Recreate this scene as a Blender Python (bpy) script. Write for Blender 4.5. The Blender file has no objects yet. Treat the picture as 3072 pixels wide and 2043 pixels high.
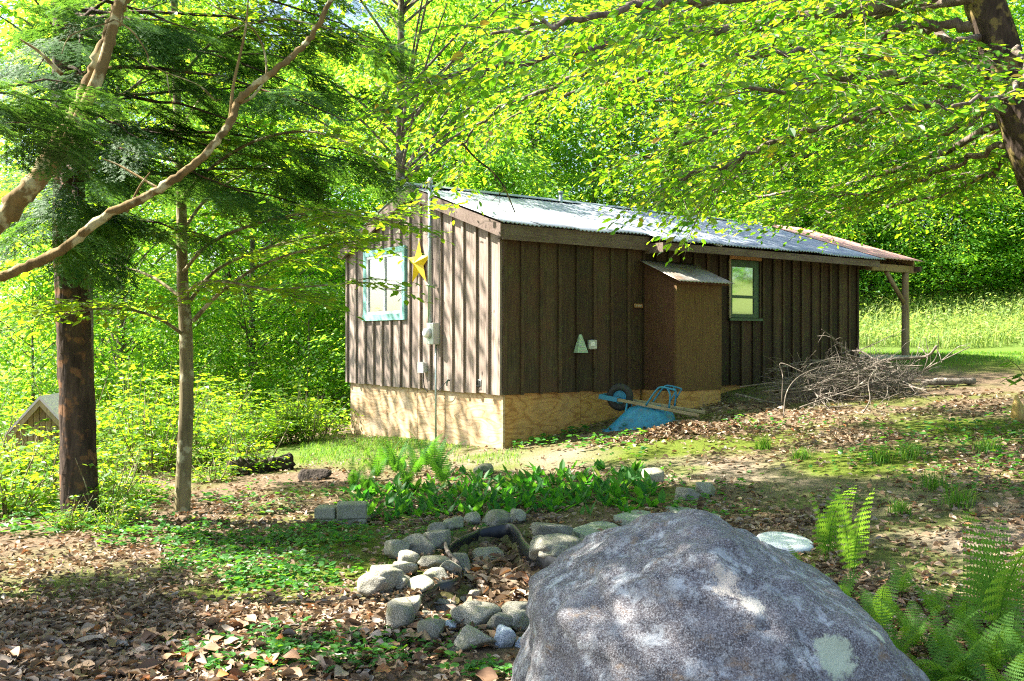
import bpy, math, random
import numpy as np
from mathutils import Vector, Matrix

R = math.radians
rng = np.random.default_rng(7)
random.seed(7)
scn = bpy.context.scene
COL = scn.collection

# ------------------------------------------------------------------ camera
CH = 1.52            # eye height above the ground at the cabin corner
F = 2800.0           # focal length in photo pixels (3072 wide)
cam_d = bpy.data.cameras.new('camera')
cam_d.sensor_width = 36.0
cam_d.lens = F / 3072 * 36.0
cam_d.clip_start = 0.05
cam_d.clip_end = 2000
cam = bpy.data.objects.new('camera', cam_d)
COL.objects.link(cam)
cam.location = (0, 0, CH)
cam.rotation_euler = (R(90), 0, 0)
scn.camera = cam

# ------------------------------------------------------------------ light
SUN_H = np.array([-0.98, 0.18]); SUN_H /= np.linalg.norm(SUN_H)
SUN_EL = R(49)
sdir = Vector((SUN_H[0] * math.cos(SUN_EL), SUN_H[1] * math.cos(SUN_EL), math.sin(SUN_EL)))
world = bpy.data.worlds.new('World')
scn.world = world
world.use_nodes = True
wn = world.node_tree.nodes
wl = world.node_tree.links
sky = wn.new('ShaderNodeTexSky')
sky.sky_type = 'NISHITA'
sky.sun_disc = False
sky.sun_elevation = SUN_EL
sky.sun_rotation = math.atan2(SUN_H[0], SUN_H[1])
sky.dust_density = 2.0
wn['Background'].inputs[1].default_value = 0.066
wl.new(sky.outputs[0], wn['Background'].inputs[0])
sun_d = bpy.data.lights.new('sun', 'SUN')
sun_d.energy = 5.0
sun_d.angle = R(0.53)
sun_d.color = (1.0, 0.93, 0.82)
sun = bpy.data.objects.new('sun', sun_d)
COL.objects.link(sun)
sun.location = (-20, 14, 30)
sun.rotation_euler = (-sdir).to_track_quat('-Z', 'Y').to_euler()
vs = scn.view_settings
vs.view_transform = 'Standard'
vs.look = 'None'
vs.gamma = 1.0
vs.use_curve_mapping = False
vs.exposure = 2.5
cy = scn.cycles
cy.max_bounces = 7
cy.diffuse_bounces = 5
cy.glossy_bounces = 3
cy.transmission_bounces = 5
cy.transparent_max_bounces = 6
cy.use_denoising = False
cy.filter_width = 1.15
cy.sample_clamp_indirect = 8.0
try:
    cy.denoiser = 'OPENIMAGEDENOISE'
except Exception:
    pass

# ------------------------------------------------------------------ helpers
def P(px, py, D):
    """point of the place seen at photo pixel (px, py) at distance D"""
    return np.array([(px - 1536) * D / F, D, CH - (py - 1024) * D / F])

def nrm(v):
    v = np.asarray(v, float)
    n = np.linalg.norm(v, axis=-1, keepdims=True)
    return v / np.maximum(n, 1e-9)

class G:
    """collects geometry for ONE mesh"""
    def __init__(s):
        s.V = []; s.Q = []; s.T = []; s.n = 0
    def add(s, v, q=None, t=None):
        v = np.asarray(v, np.float32).reshape(-1, 3)
        if q is not None and len(q): s.Q.append(np.asarray(q, np.int64).reshape(-1, 4) + s.n)
        if t is not None and len(t): s.T.append(np.asarray(t, np.int64).reshape(-1, 3) + s.n)
        s.V.append(v); s.n += len(v)
    def box(s, x0, x1, y0, y1, z0, z1, M=None):
        v = np.array([[x, y, z] for z in (z0, z1) for y in (y0, y1) for x in (x0, x1)], float)
        if M is not None: v = v @ M[0].T + M[1]
        s.add(v, [[0, 2, 3, 1], [4, 5, 7, 6], [0, 1, 5, 4], [2, 6, 7, 3], [0, 4, 6, 2], [1, 3, 7, 5]])
    def prism(s, poly, axis, a, b):
        """closed polygon (n,2) in the two other axes extruded along axis from a to b"""
        poly = np.asarray(poly, float); n = len(poly)
        def emb(c):
            o = np.zeros((n, 3)); k = [i for i in range(3) if i != axis]
            o[:, k[0]] = poly[:, 0]; o[:, k[1]] = poly[:, 1]; o[:, axis] = c
            return o
        v = np.vstack([emb(a), emb(b)])
        q = [[i, (i + 1) % n, n + (i + 1) % n, n + i] for i in range(n)]
        t = [[0, i + 1, i] for i in range(1, n - 1)] + [[n, n + i, n + i + 1] for i in range(1, n - 1)]
        s.add(v, q, t)
    def tube(s, pts, rad, n=8, caps=True, wob=0.0):
        pts = np.asarray(pts, float); m = len(pts)
        rad = np.broadcast_to(np.asarray(rad, float), (m,))
        d = np.gradient(pts, axis=0); d = nrm(d)
        ref = np.array([0, 0, 1.0]) if abs(d[:, 2]).mean() < 0.8 else np.array([1.0, 0.1, 0])
        a = nrm(np.cross(d, ref)); b = np.cross(d, a)
        th = np.arange(n) * 2 * np.pi / n
        r = rad[:, None] * np.ones(n)
        if wob: r = r * (1 + wob * rng.standard_normal((m, n)))
        v = pts[:, None, :] + r[..., None] * (np.cos(th)[None, :, None] * a[:, None, :] + np.sin(th)[None, :, None] * b[:, None, :])
        i = np.arange(m - 1)[:, None] * n; j = np.arange(n)[None, :]; k = (j + 1) % n
        q = np.stack([i + j, i + k, i + n + k, i + n + j], -1).reshape(-1, 4)
        v = v.reshape(-1, 3); t = None
        if caps:
            v = np.vstack([v, pts[:1], pts[-1:]])
            c0 = m * n; c1 = c0 + 1; e = (m - 1) * n
            t = [[c0, (x + 1) % n, x] for x in range(n)] + [[c1, e + x, e + (x + 1) % n] for x in range(n)]
        s.add(v, q, t)
    def build(s, name, mat, parent=None, smooth=False):
        V = np.vstack(s.V)
        Q = np.vstack(s.Q) if s.Q else np.zeros((0, 4), np.int64)
        T = np.vstack(s.T) if s.T else np.zeros((0, 3), np.int64)
        return mk(name, V, Q, T, mat, parent, smooth)

def mk_mesh(name, V, Q, T, mat, smooth=False):
    me = bpy.data.meshes.new(name)
    me.vertices.add(len(V)); me.vertices.foreach_set('co', np.ascontiguousarray(V, np.float32).ravel())
    nl = len(Q) * 4 + len(T) * 3
    me.loops.add(nl)
    me.loops.foreach_set('vertex_index', np.concatenate([Q.ravel(), T.ravel()]).astype(np.int32))
    me.polygons.add(len(Q) + len(T))
    st = np.concatenate([np.arange(len(Q)) * 4, len(Q) * 4 + np.arange(len(T)) * 3]).astype(np.int32)
    me.polygons.foreach_set('loop_start', st)
    me.polygons.foreach_set('use_smooth', np.full(len(Q) + len(T), bool(smooth)))
    me.update(calc_edges=True)
    if mat: me.materials.append(mat)
    return me

def link(name, me, parent=None):
    o = bpy.data.objects.new(name, me); COL.objects.link(o)
    if parent is not None: o.parent = parent
    return o

def mk(name, V, Q, T, mat, parent=None, smooth=False):
    return link(name, mk_mesh(name, V, Q, T, mat, smooth), parent)

def tag(o, label=None, cat=None, group=None, kind=None):
    if label: o['label'] = label
    if cat: o['category'] = cat
    if group: o['group'] = group
    if kind: o['kind'] = kind
    return o

def empty(name, loc=(0, 0, 0), rz=0.0, label=None, cat=None, group=None):
    o = bpy.data.objects.new(name, None); COL.objects.link(o)
    o.empty_display_size = 0.1
    o.location = loc; o.rotation_euler = (0, 0, rz)
    return tag(o, label, cat, group)

def copy_tree(o, parent=None):
    c = o.copy(); COL.objects.link(c); c.parent = parent
    for ch in list(o.children): copy_tree(ch, c)
    return c

def smooth_path(pts, k=6):
    """Catmull-Rom through points (each row may carry extra columns such as radius)"""
    p = np.asarray(pts, float)
    p = np.vstack([2 * p[0] - p[1], p, 2 * p[-1] - p[-2]])
    out = []
    for i in range(1, len(p) - 2):
        for t in np.arange(k) / k:
            a, b, c, d = p[i - 1], p[i], p[i + 1], p[i + 2]
            out.append(0.5 * (2 * b + (c - a) * t + (2 * a - 5 * b + 4 * c - d) * t * t + (3 * b - a - 3 * c + d) * t ** 3))
    out.append(p[-2])
    return np.array(out)

# value noise for shaping meshes
_tab = np.random.default_rng(3).random((64, 64, 64))
def vnoise(p):
    p = np.asarray(p, float); i = np.floor(p).astype(int); f = p - i; f = f * f * (3 - 2 * f); i &= 63; j = (i + 1) & 63
    r = 0
    for a in (0, 1):
        for b in (0, 1):
            for c in (0, 1):
                w = (f[..., 0] if a else 1 - f[..., 0]) * (f[..., 1] if b else 1 - f[..., 1]) * (f[..., 2] if c else 1 - f[..., 2])
                r = r + w * _tab[(j if a else i)[..., 0], (j if b else i)[..., 1], (j if c else i)[..., 2]]
    return r * 2 - 1
def fbm(p, o=4):
    p = np.asarray(p, float); r = 0; a = 1; s = 0
    for k in range(o):
        r = r + a * vnoise(p * 2 ** k + 17.3 * k); s += a; a *= 0.5
    return r / s

# ------------------------------------------------------------------ materials
def new_mat(name):
    m = bpy.data.materials.new(name); m.use_nodes = True
    nt = m.node_tree; nt.nodes.clear()
    out = nt.nodes.new('ShaderNodeOutputMaterial')
    return m, nt, out

def N(nt, typ, ins=None, **kw):
    n = nt.nodes.new(typ)
    for k, v in kw.items(): setattr(n, k, v)
    for k, v in (ins or {}).items():
        if hasattr(v, 'is_output') or isinstance(v, bpy.types.NodeSocket): nt.links.new(v, n.inputs[k])
        else: n.inputs[k].default_value = v
    return n

def ramp(nt, fac, stops):
    n = nt.nodes.new('ShaderNodeValToRGB'); nt.links.new(fac, n.inputs[0])
    e = n.color_ramp.elements
    while len(e) < len(stops): e.new(0.5)
    for i, (p, c) in enumerate(stops):
        e[i].position = p
        e[i].color = (*c, 1) if len(c) == 3 else c
    return n.outputs[0]

def mixc(nt, fac, a, b, mode='MIX'):
    n = nt.nodes.new('ShaderNodeMix'); n.data_type = 'RGBA'; n.blend_type = mode
    for k, v in ((0, fac), (6, a), (7, b)):
        if isinstance(v, bpy.types.NodeSocket): nt.links.new(v, n.inputs[k])
        elif k == 0: n.inputs[0].default_value = v
        else: n.inputs[k].default_value = (*v, 1)
    return n.outputs[2]

def coords(nt, scale=(1, 1, 1), obj=True):
    tc = nt.nodes.new('ShaderNodeTexCoord')
    mp = N(nt, 'ShaderNodeMapping', {'Vector': tc.outputs['Object' if obj else 'Generated'], 'Scale': scale})
    return mp.outputs[0]

def bumpn(nt, h, strength=0.4, dist=0.01):
    return N(nt, 'ShaderNodeBump', {'Height': h, 'Strength': strength, 'Distance': dist}).outputs[0]

def leaf_mat(name, greens, trans, tfac=0.5, rough=0.45, spec=0.35):
    m, nt, out = new_mat(name)
    g = nt.nodes.new('ShaderNodeNewGeometry')
    c = ramp(nt, g.outputs['Random Per Island'], greens)
    ct = ramp(nt, g.outputs['Random Per Island'], trans)
    p = N(nt, 'ShaderNodeBsdfPrincipled', {'Base Color': c, 'Roughness': rough, 'Specular IOR Level': spec})
    t = N(nt, 'ShaderNodeBsdfTranslucent', {'Color': ct})
    mx = N(nt, 'ShaderNodeMixShader', {0: tfac, 1: p.outputs[0], 2: t.outputs[0]})
    nt.links.new(mx.outputs[0], out.inputs[0])
    return m

MAT = {}
MAT['maple_leaf'] = leaf_mat('maple_leaf', [(0, (.025, .095, .014)), (.5, (.045, .14, .016)), (.95, (.09, .19, .02)), (1, (.25, .15, .03))],
                             [(0, (.13, .40, .012)), (.4, (.27, .57, .014)), (.75, (.43, .68, .016)), (.96, (.58, .74, .02)), (1, (.6, .35, .04))], .55)
MAT['beech_leaf'] = leaf_mat('beech_leaf', [(0, (.035, .11, .014)), (.6, (.07, .17, .018)), (1, (.12, .2, .025))],
                             [(0, (.22, .50, .012)), (.5, (.36, .62, .015)), (1, (.54, .68, .02))], .55)
MAT['forest_leaf'] = leaf_mat('forest_leaf', [(0, (.04, .13, .03)), (.6, (.065, .18, .03)), (1, (.11, .22, .035))],
                              [(0, (.18, .48, .035)), (.4, (.33, .63, .03)), (.8, (.48, .73, .035)), (1, (.62, .80, .05))], .62)
MAT['hemlock'] = leaf_mat('hemlock_needle', [(0, (.022, .075, .022)), (.6, (.038, .115, .028)), (1, (.065, .155, .038))],
                          [(0, (.08, .24, .025)), (1, (.22, .40, .035))], .38, .55, .2)
MAT['shrub_leaf'] = leaf_mat('shrub_leaf', [(0, (.04, .13, .012)), (.6, (.07, .18, .015)), (1, (.13, .22, .03))],
                             [(0, (.22, .50, .012)), (.5, (.38, .64, .015)), (1, (.58, .70, .03))], .52)
MAT['fern'] = leaf_mat('fern_green', [(0, (.06, .17, .03)), (1, (.10, .21, .035))], [(0, (.22, .48, .03)), (1, (.36, .58, .04))], .42, .6, .15)
MAT['fern_dark'] = leaf_mat('fern_dark', [(0, (.03, .12, .025)), (1, (.05, .15, .025))], [(0, (.10, .34, .02)), (1, (.2, .46, .02))], .38, .6, .15)
MAT['lily'] = leaf_mat('lily_leaf', [(0, (.02, .10, .02)), (.7, (.035, .14, .022)), (.96, (.06, .17, .03)), (1, (.3, .3, .05))],
                       [(0, (.06, .32, .02)), (1, (.18, .46, .02))], .42, .5, .22)
MAT['seedling'] = leaf_mat('seedling_leaf', [(0, (.02, .11, .02)), (1, (.06, .19, .03))], [(0, (.1, .38, .02)), (1, (.25, .5, .02))], .4)
MAT['grass'] = leaf_mat('grass_blade', [(0, (.04, .13, .015)), (.6, (.07, .18, .02)), (.9, (.13, .2, .04)), (1, (.32, .27, .1))],
                        [(0, (.16, .42, .02)), (1, (.38, .58, .05))], .4, .5)
MAT['meadow'] = leaf_mat('meadow_leaf', [(0, (.10, .18, .05)), (.6, (.17, .25, .07)), (.9, (.25, .28, .10)), (1, (.32, .26, .14))],
                         [(0, (.34, .52, .08)), (1, (.55, .65, .15))], .4, .55)
MAT['dead_leaf'] = leaf_mat('dead_leaf', [(0, (.07, .048, .03)), (.25, (.16, .108, .065)), (.5, (.26, .185, .115)), (.75, (.35, .27, .185)), (.94, (.30, .27, .235)), (1, (.40, .16, .05))],
                            [(0, (.12, .07, .03)), (.5, (.27, .17, .08)), (1, (.4, .16, .04))], .15, .65, .2)

def bark(name, dark, light, scale=8, lich=None, bump=0.8, lichamt=.62):
    m, nt, out = new_mat(name)
    v = coords(nt, (1, 1, .18))
    n1 = N(nt, 'ShaderNodeTexNoise', {'Vector': v, 'Scale': scale * 3, 'Detail': 6, 'Roughness': .65})
    n2 = N(nt, 'ShaderNodeTexVoronoi', {'Vector': v, 'Scale': scale * 4}, feature='DISTANCE_TO_EDGE')
    c = ramp(nt, n1.outputs[0], [(.3, dark), (.7, light)])
    v2 = coords(nt)
    if lich:
        n3 = N(nt, 'ShaderNodeTexNoise', {'Vector': v2, 'Scale': 9, 'Detail': 5})
        f = ramp(nt, n3.outputs[0], [(lichamt - .03, (0, 0, 0)), (lichamt + .05, (1, 1, 1))])
        c = mixc(nt, f, c, lich)
    add = N(nt, 'ShaderNodeMath', {0: n1.outputs[0], 1: n2.outputs[0]}, operation='ADD')
    p = N(nt, 'ShaderNodeBsdfPrincipled', {'Base Color': c, 'Roughness': .9, 'Specular IOR Level': .15, 'Normal': bumpn(nt, add.outputs[0], bump, .02)})
    nt.links.new(p.outputs[0], out.inputs[0])
    return m
MAT['bark_hemlock'] = bark('hemlock_bark', (.010, .008, .007), (.10, .07, .052), 3.2, (.15, .08, .042), 1.0, .57)
MAT['bark_maple'] = bark('maple_bark', (.02, .015, .011), (.085, .06, .045), 5, (.17, .13, .05), 1.0, .56)
MAT['bark_branch'] = bark('branch_bark', (.06, .045, .035), (.20, .16, .125), 8, (.34, .33, .28), .5, .62)
MAT['bark_stem'] = bark('lichened_bark', (.10, .068, .028), (.27, .19, .085), 3, (.44, .40, .24), .5, .56)
MAT['bark_beech'] = bark('beech_bark', (.08, .065, .035), (.26, .22, .12), 3, (.36, .34, .22), .5, .57)
MAT['bark_forest'] = bark('forest_bark', (.05, .04, .03), (.17, .14, .11), 4, (.3, .29, .26), .6, .6)
MAT['deadwood'] = bark('deadwood', (.075, .06, .048), (.25, .215, .18), 12, (.36, .33, .28), .4, .62)
MAT['charred'] = bark('charred_wood', (.012, .010, .008), (.07, .055, .045), 8, (.16, .13, .09), .8, .68)

def wood(name, base, light, dark, red=None, grain=1.0, rough=.8, objvar=.35, moss=None, axis=2):
    m, nt, out = new_mat(name)
    oi = nt.nodes.new('ShaderNodeObjectInfo')
    tc = nt.nodes.new('ShaderNodeTexCoord')
    off = N(nt, 'ShaderNodeVectorMath', {0: tc.outputs['Object'], 1: (1, 1, 1)}, operation='ADD')
    sh = N(nt, 'ShaderNodeCombineXYZ')
    mul = N(nt, 'ShaderNodeMath', {0: oi.outputs['Random'], 1: 37.0}, operation='MULTIPLY')
    for i in range(3): nt.links.new(mul.outputs[0], sh.inputs[i])
    nt.links.new(sh.outputs[0], off.inputs[1])
    sc = [22 * grain] * 3; sc[axis] = 1.1 * grain
    mp = N(nt, 'ShaderNodeMapping', {'Vector': off.outputs[0], 'Scale': tuple(sc)})
    n1 = N(nt, 'ShaderNodeTexNoise', {'Vector': mp.outputs[0], 'Scale': 2.2, 'Detail': 6, 'Roughness': .7, 'Distortion': .6})
    n2 = N(nt, 'ShaderNodeTexNoise', {'Vector': off.outputs[0], 'Scale': 2.6, 'Detail': 5, 'Roughness': .65})
    c = ramp(nt, n1.outputs[0], [(.28, dark), (.5, base), (.72, light)])
    f2 = ramp(nt, n2.outputs[0], [(.38, (0, 0, 0)), (.68, (1, 1, 1))])
    c = mixc(nt, N(nt, 'ShaderNodeMath', {0: f2, 1: .55}, operation='MULTIPLY').outputs[0], c, red or light)
    if moss:
        n3 = N(nt, 'ShaderNodeTexNoise', {'Vector': off.outputs[0], 'Scale': 5, 'Detail': 6, 'Roughness': .7})
        c = mixc(nt, ramp(nt, n3.outputs[0], [(.55, (0, 0, 0)), (.75, (.6, .6, .6))]), c, moss)
    hv = N(nt, 'ShaderNodeMapRange', {'Value': oi.outputs['Random'], 'To Min': 1 - objvar, 'To Max': 1 + objvar})
    hs = N(nt, 'ShaderNodeHueSaturation', {'Color': c, 'Value': hv.outputs[0]})
    # knots
    kv = N(nt, 'ShaderNodeMapping', {'Vector': off.outputs[0], 'Scale': (3.0, 3.0, 1.2) if axis == 2 else (1.2, 3, 3)})
    vo = N(nt, 'ShaderNodeTexVoronoi', {'Vector': kv.outputs[0], 'Scale': 1.6, 'Randomness': 1.0})
    kf = ramp(nt, vo.outputs['Distance'], [(.035, (1, 1, 1)), (.075, (0, 0, 0))])
    c2 = mixc(nt, kf, hs.outputs[0], tuple(x * .45 for x in dark))
    p = N(nt, 'ShaderNodeBsdfPrincipled', {'Base Color': c2, 'Roughness': rough, 'Specular IOR Level': .25, 'Normal': bumpn(nt, n1.outputs[0], .5, .006)})
    nt.links.new(p.outputs[0], out.inputs[0])
    return m
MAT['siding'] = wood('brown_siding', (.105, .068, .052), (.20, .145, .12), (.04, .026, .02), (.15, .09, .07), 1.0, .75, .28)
MAT['siding_gable'] = wood('faded_sunlit_siding', (.215, .17, .14), (.40, .34, .295), (.07, .052, .04), (.29, .22, .185), 1.0, .8, .28)  # weathered tone, brightened further so the colour carries the gable's sunlight
MAT['siding_shade'] = wood('shaded_siding', (.042, .031, .018), (.082, .064, .036), (.013, .010, .0065), (.085, .038, .022), 1.0, .7, .45, (.085, .085, .035))  # olive brown copy for the long wall, its shade put into the colour
MAT['closet_ply'] = wood('closet_plywood', (.085, .040, .024), (.125, .070, .042), (.035, .018, .012), (.11, .055, .030), 1.2, .75, .15, (.085, .075, .033))
MAT['closet_front'] = wood('closet_front_plywood', (.125, .072, .030), (.17, .105, .05), (.055, .03, .015), (.15, .085, .032), 1.2, .75, .1, (.11, .10, .035))
MAT['plank'] = wood('weathered_plank', (.26, .21, .13), (.38, .32, .22), (.12, .09, .05), None, 1.0, .85, .1, (.16, .2, .06), 0)
MAT['post'] = wood('peeled_post', (.25, .18, .10), (.36, .28, .17), (.12, .08, .045), None, .7, .8, .1)
MAT['fascia'] = wood('fascia_board', (.12, .085, .068), (.20, .155, .13), (.05, .034, .027), None, 1.0, .75, .1, None, 0)

def plywood(name, tint=(1, 1, 1)):
    m, nt, out = new_mat(name)
    oi = nt.nodes.new('ShaderNodeObjectInfo')
    tc = nt.nodes.new('ShaderNodeTexCoord')
    off = N(nt, 'ShaderNodeVectorMath', {0: tc.outputs['Object'], 1: (0, 0, 0)}, operation='ADD')
    sh = N(nt, 'ShaderNodeCombineXYZ', {2: 0.0})
    nt.links.new(N(nt, 'ShaderNodeMath', {0: oi.outputs['Random'], 1: 23.0}, operation='MULTIPLY').outputs[0], sh.inputs[2])
    nt.links.new(sh.outputs[0], off.inputs[1])
    mp = N(nt, 'ShaderNodeMapping', {'Vector': off.outputs[0], 'Scale': (.7, .7, 2.4)})
    n0 = N(nt, 'ShaderNodeTexNoise', {'Vector': mp.outputs[0], 'Scale': 1.3, 'Detail': 2})
    w = N(nt, 'ShaderNodeMath', {0: n0.outputs[0], 1: 11.0}, operation='MULTIPLY')
    s = N(nt, 'ShaderNodeMath', {0: w.outputs[0], 1: 1.0}, operation='FRACT')
    fine = N(nt, 'ShaderNodeTexNoise', {'Vector': N(nt, 'ShaderNodeMapping', {'Vector': off.outputs[0], 'Scale': (2, 2, 40)}).outputs[0], 'Scale': 3, 'Detail': 5})
    t = lambda c: tuple(a * b for a, b in zip(c, tint))
    c = ramp(nt, s.outputs[0], [(0, t((.46, .31, .165))), (.55, t((.58, .42, .26))), (.88, t((.27, .15, .07))), (1, t((.46, .31, .165)))])
    c = mixc(nt, .35, c, ramp(nt, fine.outputs[0], [(.3, t((.26, .16, .085))), (.7, t((.56, .42, .27)))]))
    st = N(nt, 'ShaderNodeTexNoise', {'Vector': off.outputs[0], 'Scale': 1.8, 'Detail': 6, 'Roughness': .7})
    c = mixc(nt, ramp(nt, st.outputs[0], [(.5, (0, 0, 0)), (.75, (.55, .55, .55))]), c, t((.42, .38, .33)))
    p = N(nt, 'ShaderNodeBsdfPrincipled', {'Base Color': c, 'Roughness': .8, 'Specular IOR Level': .2, 'Normal': bumpn(nt, fine.outputs[0], .25, .004)})
    nt.links.new(p.outputs[0], out.inputs[0])
    return m
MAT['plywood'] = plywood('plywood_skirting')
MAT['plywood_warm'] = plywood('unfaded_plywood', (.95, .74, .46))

def plain(name, col, rough=.5, metal=0.0, var=.12, scale=6, spec=.5, dirt=None, dirtamt=.6, bump=.1, coat=0):
    m, nt, out = new_mat(name)
    v = coords(nt)
    n = N(nt, 'ShaderNodeTexNoise', {'Vector': v, 'Scale': scale, 'Detail': 6, 'Roughness': .65})
    lo = tuple(c * (1 - var * 1.6) for c in col); hi = tuple(min(1, c * (1 + var)) for c in col)
    c = ramp(nt, n.outputs[0], [(.3, lo), (.7, hi)])
    if dirt:
        n2 = N(nt, 'ShaderNodeTexNoise', {'Vector': v, 'Scale': scale * .7, 'Detail': 8, 'Roughness': .75})
        c = mixc(nt, ramp(nt, n2.outputs[0], [(dirtamt - .05, (0, 0, 0)), (dirtamt + .12, (1, 1, 1))]), c, dirt)
    p = N(nt, 'ShaderNodeBsdfPrincipled', {'Base Color': c, 'Roughness': rough, 'Metallic': metal, 'Specular IOR Level': spec, 'Coat Weight': coat})
    if bump: nt.links.new(bumpn(nt, n.outputs[0], bump, .004), p.inputs['Normal'])
    nt.links.new(p.outputs[0], out.inputs[0])
    return m
MAT['galvanised'] = plain('galvanised_roof', (.34, .375, .42), .45, .55, .2, 3, .5, (.22, .21, .2), .62)
MAT['porch_metal'] = plain('brown_roof_metal', (.46, .25, .205), .5, .05, .15, 4, .5, (.16, .13, .11), .66)
MAT['tin'] = plain('old_tin_roof', (.26, .24, .21), .5, .3, .25, 6, .5, (.20, .11, .05), .55)
MAT['teal'] = plain('teal_paint', (.20, .44, .40), .5, 0, .1, 8, .4, (.33, .5, .46), .62)
MAT['white_vinyl'] = plain('white_vinyl', (.78, .79, .80), .4, 0, .05, 5)
MAT['green_frame'] = plain('dark_green_paint', (.035, .085, .05), .45, 0, .15, 8)
MAT['yellow'] = plain('yellow_star_paint', (.85, .60, .02), .42, .0, .1, 9, .5, (.45, .27, .03), .68)
MAT['meter_grey'] = plain('meter_grey', (.45, .48, .44), .45, .25, .1, 8)
MAT['conduit'] = plain('galvanised_conduit', (.38, .45, .43), .4, .6, .1, 8)
MAT['box_grey'] = plain('box_grey', (.50, .52, .50), .45, .3, .12, 12)
MAT['blue'] = plain('blue_barrow_paint', (.025, .20, .36), .5, 0, .25, 9, .4, (.13, .12, .09), .62)
MAT['rubber'] = plain('black_rubber', (.018, .018, .02), .7, 0, .2, 12)
MAT['liner'] = plain('black_pond_plastic', (.010, .011, .014), .35, 0, .3, 6, .5, (.05, .048, .045), .72)
MAT['lid_white'] = plain('white_plastic_lid', (.70, .73, .74), .4, 0, .06, 5, .5, (.5, .5, .45), .68)
MAT['pale_green'] = plain('pale_green_plastic', (.33, .45, .34), .5, 0, .12, 14)
MAT['orange_tag'] = plain('rusty_orange_plate', (.42, .22, .09), .6, 0, .2, 18)
MAT['red'] = plain('red_reflector', (.7, .03, .02), .3, 0, .1, 9)
MAT['concrete'] = plain('concrete', (.42, .40, .36), .9, 0, .18, 8, .2)
MAT['inside'] = plain('dark_interior', (.02, .02, .02), .9)
MAT['curtain'] = plain('pale_curtain', (.50, .52, .50), .9, 0, .1, 4)
MAT['shed_wood'] = wood('tan_shed_boards', (.30, .23, .11), (.40, .32, .17), (.18, .13, .06), None, .8, .8, .15)
MAT['shed_roof'] = plain('pale_shed_roof', (.62, .56, .55), .6, 0, .1, 8)
MAT['raw_wood'] = wood('broken_yellow_wood', (.48, .32, .10), (.60, .44, .18), (.22, .13, .05), None, 1.0, .8, .1)

def glass(name, tint, rough=.03, alpha=.55):
    m, nt, out = new_mat(name)
    gl = N(nt, 'ShaderNodeBsdfGlossy', {'Color': (.9, .95, .95, 1), 'Roughness': rough})
    tr = N(nt, 'ShaderNodeBsdfTransparent', {'Color': (*tint, 1)})
    fr = N(nt, 'ShaderNodeLayerWeight', {'Blend': .25})
    f = N(nt, 'ShaderNodeMapRange', {'Value': fr.outputs['Facing'], 'To Min': 1 - alpha, 'To Max': .95})
    mx = N(nt, 'ShaderNodeMixShader', {0: f.outputs[0], 1: tr.outputs[0], 2: gl.outputs[0]})
    nt.links.new(mx.outputs[0], out.inputs[0])
    return m
MAT['glass'] = glass('window_glass', (.75, .8, .8), .04, .93)
MAT['glass_mirror'] = glass('shaded_window_glass', (.5, .55, .5), .05, .45)

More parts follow.
